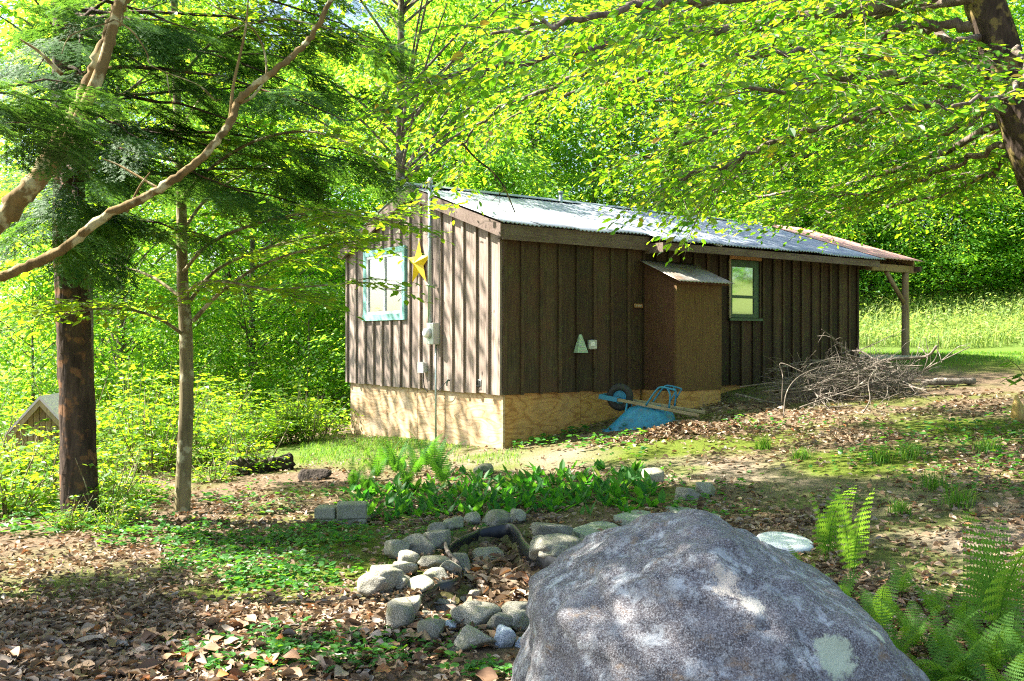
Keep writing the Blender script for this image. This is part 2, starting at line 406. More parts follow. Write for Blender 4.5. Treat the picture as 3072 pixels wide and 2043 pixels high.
def stone(name, c1, c2, speck=(.62, .6, .55), lich=None, scale=1.0, moss=None, rust=None):
    m, nt, out = new_mat(name)
    oi = nt.nodes.new('ShaderNodeObjectInfo')
    tc = nt.nodes.new('ShaderNodeTexCoord')
    sh = N(nt, 'ShaderNodeMath', {0: oi.outputs['Random'], 1: 9.0}, operation='MULTIPLY')
    cx = N(nt, 'ShaderNodeCombineXYZ', {0: sh.outputs[0], 1: sh.outputs[0], 2: sh.outputs[0]})
    v = N(nt, 'ShaderNodeVectorMath', {0: tc.outputs['Object'], 1: cx.outputs[0]}, operation='ADD').outputs[0]
    n1 = N(nt, 'ShaderNodeTexNoise', {'Vector': v, 'Scale': 5 * scale, 'Detail': 7, 'Roughness': .65})
    n2 = N(nt, 'ShaderNodeTexNoise', {'Vector': v, 'Scale': 90 * scale, 'Detail': 3, 'Roughness': .6})
    c = ramp(nt, n1.outputs[0], [(.3, c1), (.7, c2)])
    c = mixc(nt, ramp(nt, n2.outputs[0], [(.52, (0, 0, 0)), (.62, (1, 1, 1))]), c, speck)
    c = mixc(nt, ramp(nt, n2.outputs[0], [(.36, (.8, .8, .8)), (.44, (0, 0, 0))]), c, tuple(x * .3 for x in c1))
    if rust:
        n5 = N(nt, 'ShaderNodeTexNoise', {'Vector': N(nt, 'ShaderNodeMapping', {'Vector': v, 'Scale': (1, 1, 2.2)}).outputs[0], 'Scale': 3.1 * scale, 'Detail': 8, 'Roughness': .7})
        c = mixc(nt, ramp(nt, n5.outputs[0], [(.58, (0, 0, 0)), (.70, (.75, .75, .75))]), c, rust)
    if lich:
        n3 = N(nt, 'ShaderNodeTexNoise', {'Vector': v, 'Scale': 7 * scale, 'Detail': 10, 'Roughness': .78})
        vo = N(nt, 'ShaderNodeTexVoronoi', {'Vector': v, 'Scale': 22 * scale, 'Randomness': 1.0})
        sp = ramp(nt, vo.outputs['Distance'], [(.16, (1, 1, 1)), (.24, (0, 0, 0))])
        big = N(nt, 'ShaderNodeTexNoise', {'Vector': v, 'Scale': 2.3 * scale, 'Detail': 3})
        f = ramp(nt, n3.outputs[0], [(.50, (0, 0, 0)), (.60, (1, 1, 1))])
        f = mixc(nt, 1.0, f, ramp(nt, big.outputs[0], [(.35, (.15, .15, .15)), (.65, (1, 1, 1))]), 'MULTIPLY')
        f = mixc(nt, .25, f, sp, 'SCREEN')
        c = mixc(nt, f, c, lich)
    if moss:
        n4 = N(nt, 'ShaderNodeTexNoise', {'Vector': v, 'Scale': 6 * scale, 'Detail': 5})
        c = mixc(nt, ramp(nt, n4.outputs[0], [(.52, (0, 0, 0)), (.7, (.7, .7, .7))]), c, moss)
    hb = N(nt, 'ShaderNodeMath', {0: n1.outputs[0], 1: N(nt, 'ShaderNodeMath', {0: n2.outputs[0], 1: .35}, operation='MULTIPLY').outputs[0]}, operation='ADD')
    val = N(nt, 'ShaderNodeMapRange', {'Value': oi.outputs['Random'], 'To Min': .8, 'To Max': 1.2})
    hs = N(nt, 'ShaderNodeHueSaturation', {'Color': c, 'Value': val.outputs[0]})
    p = N(nt, 'ShaderNodeBsdfPrincipled', {'Base Color': hs.outputs[0], 'Roughness': .85, 'Specular IOR Level': .3, 'Normal': bumpn(nt, hb.outputs[0], .7, .02)})
    nt.links.new(p.outputs[0], out.inputs[0])
    return m
MAT['boulder'] = stone('lichened_boulder', (.085, .078, .084), (.19, .178, .186), (.31, .315, .33), (.44, .47, .49), 1.9, None, (.25, .17, .10))
def lichen_patches(mat, spots):
    nt = mat.node_tree; pr = [n for n in nt.nodes if n.type == 'BSDF_PRINCIPLED'][0]; src = pr.inputs['Base Color'].links[0].from_socket
    tc = nt.nodes.new('ShaderNodeTexCoord'); nz = N(nt, 'ShaderNodeTexNoise', {'Vector': tc.outputs['Object'], 'Scale': 30, 'Detail': 8, 'Roughness': .75})
    c = src
    for p_, r__, col in spots:
        d = N(nt, 'ShaderNodeVectorMath', {0: tc.outputs['Object'], 1: p_}, operation='DISTANCE')
        e = N(nt, 'ShaderNodeMath', {0: d.outputs['Value'], 1: N(nt, 'ShaderNodeMath', {0: nz.outputs[0], 1: r__ * 1.6}, operation='MULTIPLY').outputs[0]}, operation='ADD')
        f = ramp(nt, N(nt, 'ShaderNodeMath', {0: e.outputs[0], 1: r__ * 1.6}, operation='DIVIDE').outputs[0], [(.86, (.9, .9, .9)), (.98, (0, 0, 0))])
        c = mixc(nt, f, c, col)
    nt.links.new(c, pr.inputs['Base Color'])
lichen_patches(MAT['boulder'], [((.36, -.52, .13), .11, (.46, .52, .38)), ((.10, -.50, .33), .07, (.55, .52, .45)), ((.02, -.45, .40), .10, (.52, .47, .40)), ((-.25, -.5, .10), .05, (.5, .55, .5)), ((.55, -.4, .16), .05, (.52, .58, .42)), ((.2, -.55, .02), .06, (.45, .33, .2)), ((-.38, -.35, .3), .05, (.5, .53, .55))])
MAT['granite'] = stone('granite_stone', (.16, .155, .12), (.28, .265, .205), (.44, .42, .35), None, 2.0, (.19, .20, .095))
MAT['granite_blue'] = stone('blue_granite', (.26, .32, .38), (.42, .48, .54), (.6, .64, .68), None, 2.0)
MAT['paver'] = stone('concrete_paver', (.26, .26, .18), (.38, .37, .28), (.5, .48, .4), None, 2.0, (.22, .25, .12))
MAT['flag'] = stone('flagstone', (.19, .23, .185), (.30, .34, .28), (.36, .39, .33), None, 1.0, (.2, .24, .1))
MAT['lichen'] = plain('pale_green_lichen', (.58, .64, .46), .9, 0, .2, 40, .1, (.35, .4, .28), .56, .6)

# ------------------------------------------------------------------ terrain
CTRL = np.array([
    (0, 0, 0), (-3, 0, -.05), (3, 0, .12), (0, 4.5, -.02), (-3, 5, -.10), (3, 5, .17), (-4.2, 9, -.2), (-3.2, 9.4, -.2), (-6.5, 7, -.25),
    (3.95, 7.2, .3), (6, 7, .48), (0, 9, -.02), (-.135, 13, 0), (-3, 16.9, -.19), (1.5, 14.1, .3), (2.9, 13.8, .46), (3.6, 14.1, .52),
    (4.3, 15.4, .70), (6.63, 17.7, 1.08), (7.75, 18.0, 1.16), (4.9, 13.3, .55), (8.2, 15, .85), (10, 19, 1.2), (9, 25, 1.26), (14, 25, 1.32),
    (12, 20, 1.25), (-6, 17, -.45), (-10, 20, -.9), (-8, 26, -.8), (-3, 24, -.5), (0, 30, -.2), (-12, 12, -.6), (-12, 40, -.6), (-20, 30, -1.1),
    (5, 26, 1.0), (12, 28.5, 1.6), (14, 33, 3.0), (8, 32.5, 2.6), (20, 31, 3.0), (25, 24, 2.4), (0, 50, 1.5), (-15, 60, .8), (20, 50, 6.5),
    (60, 50, 10), (-60, 40, -1), (0, 100, 7), (-60, 100, 5), (60, 100, 13), (12, 4, .9), (20, 0, 1.6), (-12, 2, -.4), (0, -10, .1), (30, -10, 2),
    (-40, -10, -1), (18, 14, 1.5), (-25, 14, -1.2)], float)
def _tps(d2): return 0.5 * d2 * np.log(d2 + 1e-9)
_n = len(CTRL)
_A = np.zeros((_n + 3, _n + 3))
_A[:_n, :_n] = _tps(((CTRL[:, None, :2] - CTRL[None, :, :2]) ** 2).sum(-1)) + np.eye(_n) * 0.4
_A[:_n, _n] = 1; _A[:_n, _n + 1:] = CTRL[:, :2]; _A[_n:, :_n] = _A[:_n, _n:].T
_W = np.linalg.solve(_A, np.concatenate([CTRL[:, 2], np.zeros(3)]))

# outline of the pond liner, seen on the ground
def z5(x, y): return 900 + x * .46650, 1350 + y * .46635
def ground_base(x, y):
    x = np.asarray(x, float); y = np.asarray(y, float)
    sh = x.shape; q = np.stack([x.ravel(), y.ravel()], -1)
    qc = np.clip(q, [-70, -30], [70, 110])
    d2 = ((qc[:, None, :] - CTRL[None, :, :2]) ** 2).sum(-1)
    z = _tps(d2) @ _W[:_n] + _W[_n] + qc @ _W[_n + 1:]
    p3 = np.stack([q[:, 0], q[:, 1], q[:, 0] * 0], -1)
    r = np.hypot(q[:, 0], q[:, 1])
    z = z + .035 * fbm(p3 * .9 + 5, 4) + .25 * fbm(p3 * .12 + 9, 2) * np.clip((r - 20) / 20, 0, 1)
    return z.reshape(sh)
def on_ground_base(px, py):
    """where the sight line through a photo pixel meets the ground"""
    dx = (px - 1536) / F; dz = -(py - 1024) / F
    D = np.concatenate([np.linspace(2.0, 20, 721), np.linspace(20.05, 60, 400)])
    g = ground_base(dx * D, D); s = CH + dz * D
    k = np.argmax(s < g)
    if s[k] >= g[k]: k = len(D) - 1
    return np.array([dx * D[k], D[k], g[k]])
pond_px = [(1150, 530), (1250, 516), (1350, 515), (1405, 560), (1450, 640), (1530, 710), (1640, 752), (1740, 790), (1760, 900), (1640, 1000),
           (1420, 1075), (1200, 1110), (1010, 1100), (850, 1075), (760, 1020), (800, 930), (880, 880), (990, 845), (1020, 790), (985, 730), (945, 660), (1030, 580)]
POND = np.array([on_ground_base(*z5(a, b))[:2] for a, b in pond_px])
POND_S = smooth_path(np.vstack([POND, POND[:1]]), 5)[:-1]
def pond_sd(x, y):
    """signed distance to the pond outline (negative inside)"""
    q = np.stack([np.ravel(x), np.ravel(y)], -1); a = POND_S; b = np.roll(a, -1, 0)
    e = b - a; w = q[:, None, :] - a[None]
    t = np.clip((w * e).sum(-1) / (e * e).sum(-1), 0, 1)
    d = np.sqrt((((w - t[..., None] * e) ** 2).sum(-1)).min(1))
    c = ((a[None, :, 1] > q[:, None, 1]) != (b[None, :, 1] > q[:, None, 1]))
    xi = (e[:, 0] * (q[:, None, 1] - a[:, 1]) / (e[:, 1] + 1e-12) + a[:, 0])
    ins = (c & (q[:, None, 0] < xi)).sum(1) % 2 == 1
    return np.where(ins, -d, d).reshape(np.shape(x))
def gz(x, y):
    x = np.asarray(x, float); y = np.asarray(y, float)
    z = ground_base(x, y)
    near = (np.abs(x) < 3) & (y > 3.5) & (y < 8.5)
    if near.any():
        sd = pond_sd(x[near], y[near]) if x.ndim else pond_sd(x[None], y[None])[0]
        dip = np.clip((-sd + .01) / .07, 0, 1)
        if x.ndim: z[near] = z[near] - .15 * dip
        else: z = z - .15 * dip
    return z
def on_ground(px, py):
    p = on_ground_base(px, py); p[2] = float(gz(p[0], p[1])); return p

def axis_coords(lo, hi, fine_lo, fine_hi, step, grow=1.13):
    a = list(np.arange(fine_lo, fine_hi, step)); s = step
    while a[-1] < hi: s = min(s * grow, 12); a.append(a[-1] + s)
    s = step
    while a[0] > lo: s = min(s * grow, 12); a.insert(0, a[0] - s)
    return np.array(a)
gx = axis_coords(-320, 320, -5.5, 6.5, .075, 1.08); gy = axis_coords(-60, 420, 3.2, 15.5, .075, 1.08)
XX, YY = np.meshgrid(gx, gy)
ZZ = gz(XX, YY)
nx, ny = len(gx), len(gy)
ii = np.arange(ny - 1)[:, None] * nx + np.arange(nx - 1)[None, :]
gq = np.stack([ii, ii + 1, ii + nx + 1, ii + nx], -1).reshape(-1, 4)

# what grows where: 0 bare soil and litter .. 1 grass (a property of the place, used for colour and for the scatter)
def lawn_mask(x, y):
    p3 = np.stack([x, y, x * 0], -1)
    n = fbm(p3 * .8 + 3, 4)
    a = np.clip((x - 6.2 + (y - 17.5) * .35 + n * 1.2) / 1.2, 0, 1) * np.clip((y - 16.2 + n) / 1.0, 0, 1)      # lawn beyond the porch
    b = np.clip(1.3 - np.hypot((x + 2.9) / 2.6, (y - 14.6) / 1.9) + n * .6, 0, 1)                              # grass by the gable
    c = .5 * np.clip(n * 2.2 - .35, 0, 1) * (y < 16)
    return np.clip(np.maximum(np.maximum(a, b), c), 0, 1)
def moss_mask(x, y):
    p3 = np.stack([x, y, x * 0], -1)
    n = fbm(p3 * 1.6 + 31, 4)
    m = np.clip(n * 3 - .05, 0, 1) * .7
    for px, py, r in ((1040, 1730, .6), (1000, 1640, .5), (800, 1760, .5), (2600, 1400, .9), (2900, 1280, .9), (2000, 1345, .9), (1890, 1370, .7), (2250, 1330, .7)):
        c = on_ground_base(px, py)
        m = np.maximum(m, np.clip(1.5 - np.hypot(x - c[0], (y - c[1])) / r + n * .8, 0, 1))
    return m
def bare_mask(x, y):
    """trodden soil of the path"""
    p3 = np.stack([x, y, x * 0], -1); n = fbm(p3 * .9 + 50, 3)
    a = np.array([on_ground_base(*q)[:2] for q in ((2950, 1680), (2800, 1560), (2650, 1480), (2350, 1440), (2050, 1410), (1700, 1375), (1450, 1380))])
    d = np.full(np.shape(x), 9.0)
    for u, v in zip(a[:-1], a[1:]):
        e = v - u; t = np.clip(((x - u[0]) * e[0] + (y - u[1]) * e[1]) / (e @ e), 0, 1)
        d = np.minimum(d, np.hypot(x - u[0] - t * e[0], y - u[1] - t * e[1]))
    return np.clip(1.4 - d / .75 + n * .5, 0, 1)

m, nt, out = new_mat('forest_floor')
v = coords(nt)
n1 = N(nt, 'ShaderNodeTexNoise', {'Vector': v, 'Scale': 3.0, 'Detail': 8, 'Roughness': .7})
n2 = N(nt, 'ShaderNodeTexNoise', {'Vector': v, 'Scale': 38, 'Detail': 5, 'Roughness': .7})
n3 = N(nt, 'ShaderNodeTexVoronoi', {'Vector': v, 'Scale': 26, 'Randomness': 1.0})
c = ramp(nt, n2.outputs[0], [(.3, (.055, .040, .026)), (.55, (.13, .095, .062)), (.75, (.25, .19, .13))])
c = mixc(nt, .45, c, ramp(nt, n3.outputs['Color'], [(0, (.06, .045, .03)), (.6, (.20, .14, .09)), (1, (.30, .22, .15))]))
at = N(nt, 'ShaderNodeAttribute', attribute_name='cover'); sep = N(nt, 'ShaderNodeSeparateColor', {0: at.outputs['Color']})
bare = ramp(nt, n2.outputs[0], [(.3, (.12, .095, .07)), (.7, (.27, .22, .165))])
c = mixc(nt, sep.outputs[2], c, bare)
grass = ramp(nt, n2.outputs[0], [(.3, (.055, .10, .02)), (.7, (.13, .19, .035))])
c = mixc(nt, sep.outputs[0], c, grass)
mossc = ramp(nt, n2.outputs[0], [(.3, (.045, .07, .010)), (.7, (.13, .16, .022))])
c = mixc(nt, sep.outputs[1], c, mossc)
p = N(nt, 'ShaderNodeBsdfPrincipled', {'Base Color': c, 'Roughness': .95, 'Specular IOR Level': .1, 'Normal': bumpn(nt, n2.outputs[0], .8, .03)})
nt.links.new(p.outputs[0], out.inputs[0]); MAT['ground'] = m
ground = mk('ground', np.stack([XX, YY, ZZ], -1).reshape(-1, 3), gq, np.zeros((0, 3), np.int64), MAT['ground'], None, True)
ground['kind'] = 'structure'
lm = lawn_mask(XX, YY); mm = moss_mask(XX, YY); bm_ = bare_mask(XX, YY)
far = np.clip((np.hypot(XX, YY) - 24) / 8, 0, 1) * .75
attr = ground.data.color_attributes.new('cover', 'FLOAT_COLOR', 'POINT')
attr.data.foreach_set('color', np.stack([np.maximum(lm, far), mm * (1 - far), bm_ * (1 - lm), np.ones_like(lm)], -1).astype(np.float32).ravel())

# ------------------------------------------------------------------ cabin
CORNER = np.array([-.135, 13.0, 0.0]); ANG = math.atan2(.587, .810)
cabin = empty('cabin', CORNER, ANG, 'long brown board-and-batten cabin with a grey corrugated metal roof', 'cabin')
W, L, ZB = 4.86, 8.35, .76
def cabw(x, y, z):
    c, s = math.cos(ANG), math.sin(ANG)
    return np.array([CORNER[0] + c * x - s * y, CORNER[1] + s * x + c * y, z])
def zroof(y): return 3.19 + .33 * min(y, W - y)
EMPTYQ = np.zeros((0, 4), np.int64)

# gable wall (local x = 0 plane, facing -x), boards run along y
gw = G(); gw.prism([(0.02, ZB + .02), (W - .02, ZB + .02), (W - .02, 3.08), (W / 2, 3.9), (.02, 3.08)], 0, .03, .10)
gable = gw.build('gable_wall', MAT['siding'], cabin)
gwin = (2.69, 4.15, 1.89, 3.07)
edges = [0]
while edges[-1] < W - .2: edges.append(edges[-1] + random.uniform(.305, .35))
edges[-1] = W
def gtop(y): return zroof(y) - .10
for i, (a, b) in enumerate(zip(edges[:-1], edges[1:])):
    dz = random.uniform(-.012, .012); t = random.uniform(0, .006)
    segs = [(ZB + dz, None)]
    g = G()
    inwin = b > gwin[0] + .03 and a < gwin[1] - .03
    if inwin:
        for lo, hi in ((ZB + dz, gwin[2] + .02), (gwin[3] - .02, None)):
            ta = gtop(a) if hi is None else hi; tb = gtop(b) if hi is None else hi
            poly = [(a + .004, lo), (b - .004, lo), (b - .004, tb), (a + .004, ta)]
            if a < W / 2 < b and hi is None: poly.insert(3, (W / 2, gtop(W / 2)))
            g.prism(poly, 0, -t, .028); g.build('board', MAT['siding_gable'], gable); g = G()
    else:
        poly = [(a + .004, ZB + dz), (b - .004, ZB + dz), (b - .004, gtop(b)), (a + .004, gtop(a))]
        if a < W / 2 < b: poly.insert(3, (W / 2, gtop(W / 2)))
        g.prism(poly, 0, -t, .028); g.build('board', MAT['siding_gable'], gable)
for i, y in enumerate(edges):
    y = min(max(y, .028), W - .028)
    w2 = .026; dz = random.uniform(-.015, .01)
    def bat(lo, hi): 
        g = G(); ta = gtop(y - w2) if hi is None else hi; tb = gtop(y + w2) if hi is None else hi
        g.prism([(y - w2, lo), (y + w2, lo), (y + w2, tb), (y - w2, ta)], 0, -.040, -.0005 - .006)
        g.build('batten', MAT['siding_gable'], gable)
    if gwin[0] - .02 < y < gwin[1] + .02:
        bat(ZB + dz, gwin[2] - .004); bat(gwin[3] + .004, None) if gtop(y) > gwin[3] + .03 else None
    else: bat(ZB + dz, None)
# rake boards and barge trim on the gable
for side in (0, 1):
    g = G()
    ys = (-.13, W / 2) if side == 0 else (W / 2, W + .13)
    zs = [3.19 + .33 * min(v, W - v) for v in ys]
    g.prism([(ys[0], zs[0] - .20), (ys[1], zs[1] - .20), (ys[1], zs[1] - .015), (ys[0], zs[0] - .015)], 0, -.125, -.085)
    g.build('rake_board', MAT['fascia'], cabin)
    g = G(); g.prism([(ys[0], zs[0] - .10), (ys[1], zs[1] - .10), (ys[1], zs[1] - .08), (ys[0], zs[0] - .08)], 0, -.084, .02)
    g.build('soffit', MAT['fascia'], cabin)

# long wall, facing -y
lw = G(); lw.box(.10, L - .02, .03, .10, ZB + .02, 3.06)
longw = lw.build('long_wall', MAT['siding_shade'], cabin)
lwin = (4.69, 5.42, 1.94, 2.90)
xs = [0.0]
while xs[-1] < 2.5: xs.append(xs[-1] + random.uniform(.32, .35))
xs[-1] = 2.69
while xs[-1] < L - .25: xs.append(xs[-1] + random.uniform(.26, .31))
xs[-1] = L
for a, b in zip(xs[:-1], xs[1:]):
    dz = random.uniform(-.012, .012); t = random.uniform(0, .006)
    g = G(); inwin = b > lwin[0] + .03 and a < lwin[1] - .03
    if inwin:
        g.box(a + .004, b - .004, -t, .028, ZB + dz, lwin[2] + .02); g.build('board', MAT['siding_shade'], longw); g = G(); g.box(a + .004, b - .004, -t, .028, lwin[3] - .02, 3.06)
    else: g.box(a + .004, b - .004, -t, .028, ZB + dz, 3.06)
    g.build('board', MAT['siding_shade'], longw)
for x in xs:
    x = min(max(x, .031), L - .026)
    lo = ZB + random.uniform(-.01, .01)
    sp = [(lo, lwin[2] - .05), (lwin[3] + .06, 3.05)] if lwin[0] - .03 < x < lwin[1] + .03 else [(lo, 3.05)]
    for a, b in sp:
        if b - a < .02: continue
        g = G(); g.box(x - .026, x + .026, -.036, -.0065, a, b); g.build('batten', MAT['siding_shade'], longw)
# far walls
g = G(); g.box(0, L, W - .08, W, ZB, 3.06); g.build('back_wall', MAT['siding'], cabin)
g = G(); g.prism([(0.02, ZB), (W - .1, ZB), (W - .1, 3.08), (W / 2, 3.9), (.02, 3.08)], 0, L - .09, L - .005); g.build('end_wall', MAT['siding'], cabin)

# plywood skirting
skirt = empty('skirting'); skirt.parent = cabin
us = [.075, 1.587, 2.41, 3.44, W - .03]
for a, b in zip(us[:-1], us[1:]):
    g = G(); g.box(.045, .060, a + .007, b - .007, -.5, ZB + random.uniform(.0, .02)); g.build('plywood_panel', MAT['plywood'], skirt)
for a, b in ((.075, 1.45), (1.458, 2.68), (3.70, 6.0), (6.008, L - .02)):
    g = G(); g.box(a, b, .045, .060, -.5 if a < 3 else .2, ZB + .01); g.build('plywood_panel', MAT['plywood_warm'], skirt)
g = G(); g.box(.035, .07, .035, .07, -.5, ZB + .012); g.build('corner_post', MAT['plywood'], skirt)
g = G(); g.box(.08, L - .02, .075, .14, ZB - .12, ZB + .015); g.build('sill_beam', MAT['plank'], skirt)
g = G(); g.box(.3, L - .02, .4, W - .3, -.5, ZB - .02); g.build('crawl_space', MAT['inside'], cabin)

# corrugated roof, sheet by sheet (the wing eave hangs lower than the near one)
roof = empty('roof'); roof.parent = cabin
def sheet(x0, x1, yA, yB, mat, name, amp=.011, pitch=.076, lift=0.0, sag=0.0, par=None):
    nxs = max(4, int((x1 - x0) / pitch * 6)); xs_ = np.linspace(x0, x1, nxs + 1)
    m_ = 9; ys_ = np.linspace(yA, yB, m_)
    X, Y = np.meshgrid(xs_, ys_)
    Z = 3.19 + .33 * np.minimum(Y, W - Y) + amp * np.sin(X / pitch * 2 * np.pi) + lift + sag * fbm(np.stack([X * .8, Y * .8, X * 0 + 2], -1), 2)
    n_ = nxs + 1
    i_ = np.arange(m_ - 1)[:, None] * n_ + np.arange(nxs)[None, :]
    q_ = np.stack([i_, i_ + 1, i_ + n_ + 1, i_ + n_], -1).reshape(-1, 4)
    V = np.stack([X, Y, Z], -1).reshape(-1, 3)
    o = mk(name, V, q_, np.zeros((0, 3), np.int64), mat, par or roof, True)
    md = o.modifiers.new('thickness', 'SOLIDIFY'); md.thickness = .004; md.offset = 0
    return o
x = -.14; k = 0
bounds = [-.14, .55, 1.24, 1.93, 2.66]
for a, b in zip(bounds[:-1], bounds[1:]):
    sheet(a, b + .03, -.17 + random.uniform(-.012, .012), W / 2 + .01, MAT['galvanised'], 'roof_sheet', lift=.012 * (k % 2) + .004, sag=.02)
    sheet(a, b + .03, W / 2 - .01, W + .17, MAT['galvanised'], 'roof_sheet', lift=.012 * (k % 2) + .004, sag=.02); k += 1
bounds = list(np.linspace(2.66, L + .12, 10))
for a, b in zip(bounds[:-1], bounds[1:]):
    sheet(a, b + .03, -.50 + random.uniform(-.02, .02), W / 2 + .01, MAT['galvanised'], 'roof_sheet', lift=.012 * (k % 2) + .016, sag=.02)
    sheet(a, b + .03, W / 2 - .01, W + .17, MAT['galvanised'], 'roof_sheet', lift=.012 * (k % 2) + .016, sag=.02); k += 1
g = G(); zr = zroof(W / 2) + .05
g.prism([(W / 2 - .16, zr - .06), (W / 2, zr), (W / 2 + .16, zr - .06), (W / 2 + .16, zr - .054), (W / 2, zr + .007), (W / 2 - .16, zr - .054)], 0, -.15, L + .1)
g.build('ridge_cap', MAT['galvanised'], roof)
# vent pipe through the roof
g = G(); g.tube([(2.9, 2.3, 3.8), (2.9, 2.3, 4.13)], .035, 12); g.tube([(2.9, 2.3, 4.131), (2.9, 2.3, 4.17)], .05, 12)
g.build('vent_pipe', MAT['conduit'], roof, True)
# fascias
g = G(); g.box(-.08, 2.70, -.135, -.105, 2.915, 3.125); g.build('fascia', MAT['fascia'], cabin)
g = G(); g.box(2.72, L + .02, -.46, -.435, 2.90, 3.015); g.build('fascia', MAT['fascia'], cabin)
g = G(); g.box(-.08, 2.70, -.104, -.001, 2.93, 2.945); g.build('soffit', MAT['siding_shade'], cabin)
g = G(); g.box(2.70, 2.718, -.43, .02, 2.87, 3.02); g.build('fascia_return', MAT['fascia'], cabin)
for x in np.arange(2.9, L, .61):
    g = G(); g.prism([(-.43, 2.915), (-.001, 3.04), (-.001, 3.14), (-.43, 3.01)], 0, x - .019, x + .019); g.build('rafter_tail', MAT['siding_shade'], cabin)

# gable window
def window_frame_box(g, x0, x1, y0, y1, z0, z1, t): 
    pass
gwo = empty('gable_window'); gwo.parent = cabin
y0, y1, z0, z1 = gwin
for nm, (a, b, c, d) in {'top_casing': (y0, y1, z1 - .095, z1), 'sill': (y0 - .02, y1 + .02, z0 - .03, z0 + .075)}.items():
    g = G(); g.box(-.052 if nm == 'sill' else -.045, .02, a, b, c, d); g.build(nm, MAT['teal'], gwo)
for a, b in ((y0, y0 + .095), (y1 - .095, y1)):
    g = G(); g.box(-.044, .02, a, b, z0 + .076, z1 - .096); g.build('side_casing', MAT['teal'], gwo)
ya, yb, za, zb_ = y0 + .097, y1 - .097, z0 + .077, z1 - .097
fr = G()
fr.box(-.03, .01, ya, yb, za, za + .045); fr.box(-.03, .01, ya, yb, zb_ - .045, zb_)
fr.box(-.03, .01, ya, ya + .04, za + .046, zb_ - .046); fr.box(-.03, .01, yb - .04, yb, za + .046, zb_ - .046)
sash = fr.build('frame', MAT['white_vinyl'], gwo)
ym = (ya + yb) / 2
g = G(); g.box(-.026, .012, ym - .022, ym + .022, za + .047, zb_ - .047); g.build('meeting_stile', MAT['white_vinyl'], sash)
g = G(); g.box(-.018, .012, ya + .041, ym - .023, (za + zb_) / 2 - .015, (za + zb_) / 2 + .015); g.build('rail', MAT['white_vinyl'], sash)
for a, b in ((ya + .04, ym - .022), (ym + .022, yb - .04)):
    g = G(); g.box(-.004, .0, a, b, za + .045, zb_ - .045); g.build('pane', MAT['glass'], gwo)
# curtain folds behind the glass
yy = np.linspace(ya + .01, yb - .01, 90); xx = .045 + .012 * np.sin(yy * 75) + .006 * np.sin(yy * 31)
V = np.vstack([np.stack([xx, yy, yy * 0 + za], -1), np.stack([xx, yy, yy * 0 + zb_], -1)])
i_ = np.arange(89); mk('curtain', V, np.stack([i_, i_ + 1, i_ + 91, i_ + 90], -1), np.zeros((0, 3), np.int64), MAT['curtain'], gwo, True)
# long wall window
lwo = empty('side_window'); lwo.parent = cabin
x0, x1, z0, z1 = lwin
g = G(); g.box(x0 - .03, x1 + .06, -.05, -.0325, z1 - .005, z1 + .05); g.build('header_board', MAT['orange_tag'], lwo)
g = G(); g.box(x0 - .045, x0 - .005, -.05, -.0325, z0 - .04, z1 - .007); g.build('side_trim', MAT['plank'], lwo)
g = G(); g.box(x1 + .005, x1 + .045, -.05, -.0325, z0 - .04, z1 - .007); g.build('side_trim', MAT['siding_shade'], lwo)
g = G(); g.box(x0 - .05, x1 + .05, -.075, -.0325, z0 - .085, z0 - .042); g.build('sill', MAT['green_frame'], lwo)
fr = G()
fr.box(x0, x1, -.03, .02, z0 - .03, z0 + .03); fr.box(x0, x1, -.03, .02, z1 - .13, z1 - .015)
fr.box(x0, x0 + .05, -.03, .02, z0 + .031, z1 - .131); fr.box(x1 - .12, x1, -.03, .02, z0 + .031, z1 - .131)
fr.box(x0 + .051, x1 - .121, -.028, .02, z0 + .30, z0 + .35)
fr.build('frame', MAT['green_frame'], lwo)
for a, b in ((z0 + .03, z0 + .30), (z0 + .35, z1 - .13)):
    g = G(); g.box(x0 + .05, x1 - .12, -.012, -.006, a, b); g.build('pane', MAT['glass_mirror'], lwo)
g = G(); g.box(x0 + .01, x1 - .01, .06, .09, z0 - .02, z1 - .02); g.build('dark_room_panel', MAT['inside'], lwo)  # near-black panel standing in for the unlit room behind the panes

# closet bump-out
closet = empty('closet'); closet.parent = cabin
cx0, cx1, cy0 = 2.69, 3.67, -.737
def crz(y): return 2.74 + (y + .0) * (2.74 - 2.43) / .737
g = G(); g.prism([(cy0 + .013, ZB), (-.032, ZB), (-.032, crz(-.03)), (cy0 + .013, crz(cy0))], 0, cx0, cx0 + .012); g.build('side_panel', MAT['closet_ply'], closet)
g = G(); g.prism([(cy0 + .013, ZB), (-.032, ZB), (-.032, crz(-.03)), (cy0 + .013, crz(cy0))], 0, cx1 - .012, cx1); g.build('side_panel', MAT['closet_ply'], closet)
g = G(); g.box(cx0 + .001, cx1 - .001, cy0, cy0 + .012, ZB, crz(cy0) - .01); g.build('front_panel', MAT['closet_front'], closet)
g = G(); g.box(cx0 - .012, cx0 - .001, cy0 - .002, cy0 + .045, ZB, crz(cy0) - .02); g.build('corner_trim', MAT['closet_front'], closet)
g = G(); g.box(cx0 + .01, cx1 - .01, cy0 + .012, cy0 + .03, .2, ZB - .005); g.box(cx0 + .01, cx0 + .025, cy0 + .031, .04, .2, ZB - .005); g.build('skirting_board', MAT['plywood_warm'], closet)
cr = sheet(cx0 - .12, cx1 + .1, 0, 1, MAT['tin'], 'closet_roof', amp=.006, par=closet)
n_ = len(cr.data.vertices); co = np.zeros(n_ * 3, np.float32); cr.data.vertices.foreach_get('co', co); co = co.reshape(-1, 3)
base = 3.19 + .33 * np.minimum(co[:, 1], W - co[:, 1]); corr = co[:, 2] - base
co[:, 1] = -.92 + co[:, 1] * .88; co[:, 2] = crz(co[:, 1]) + .045 + corr
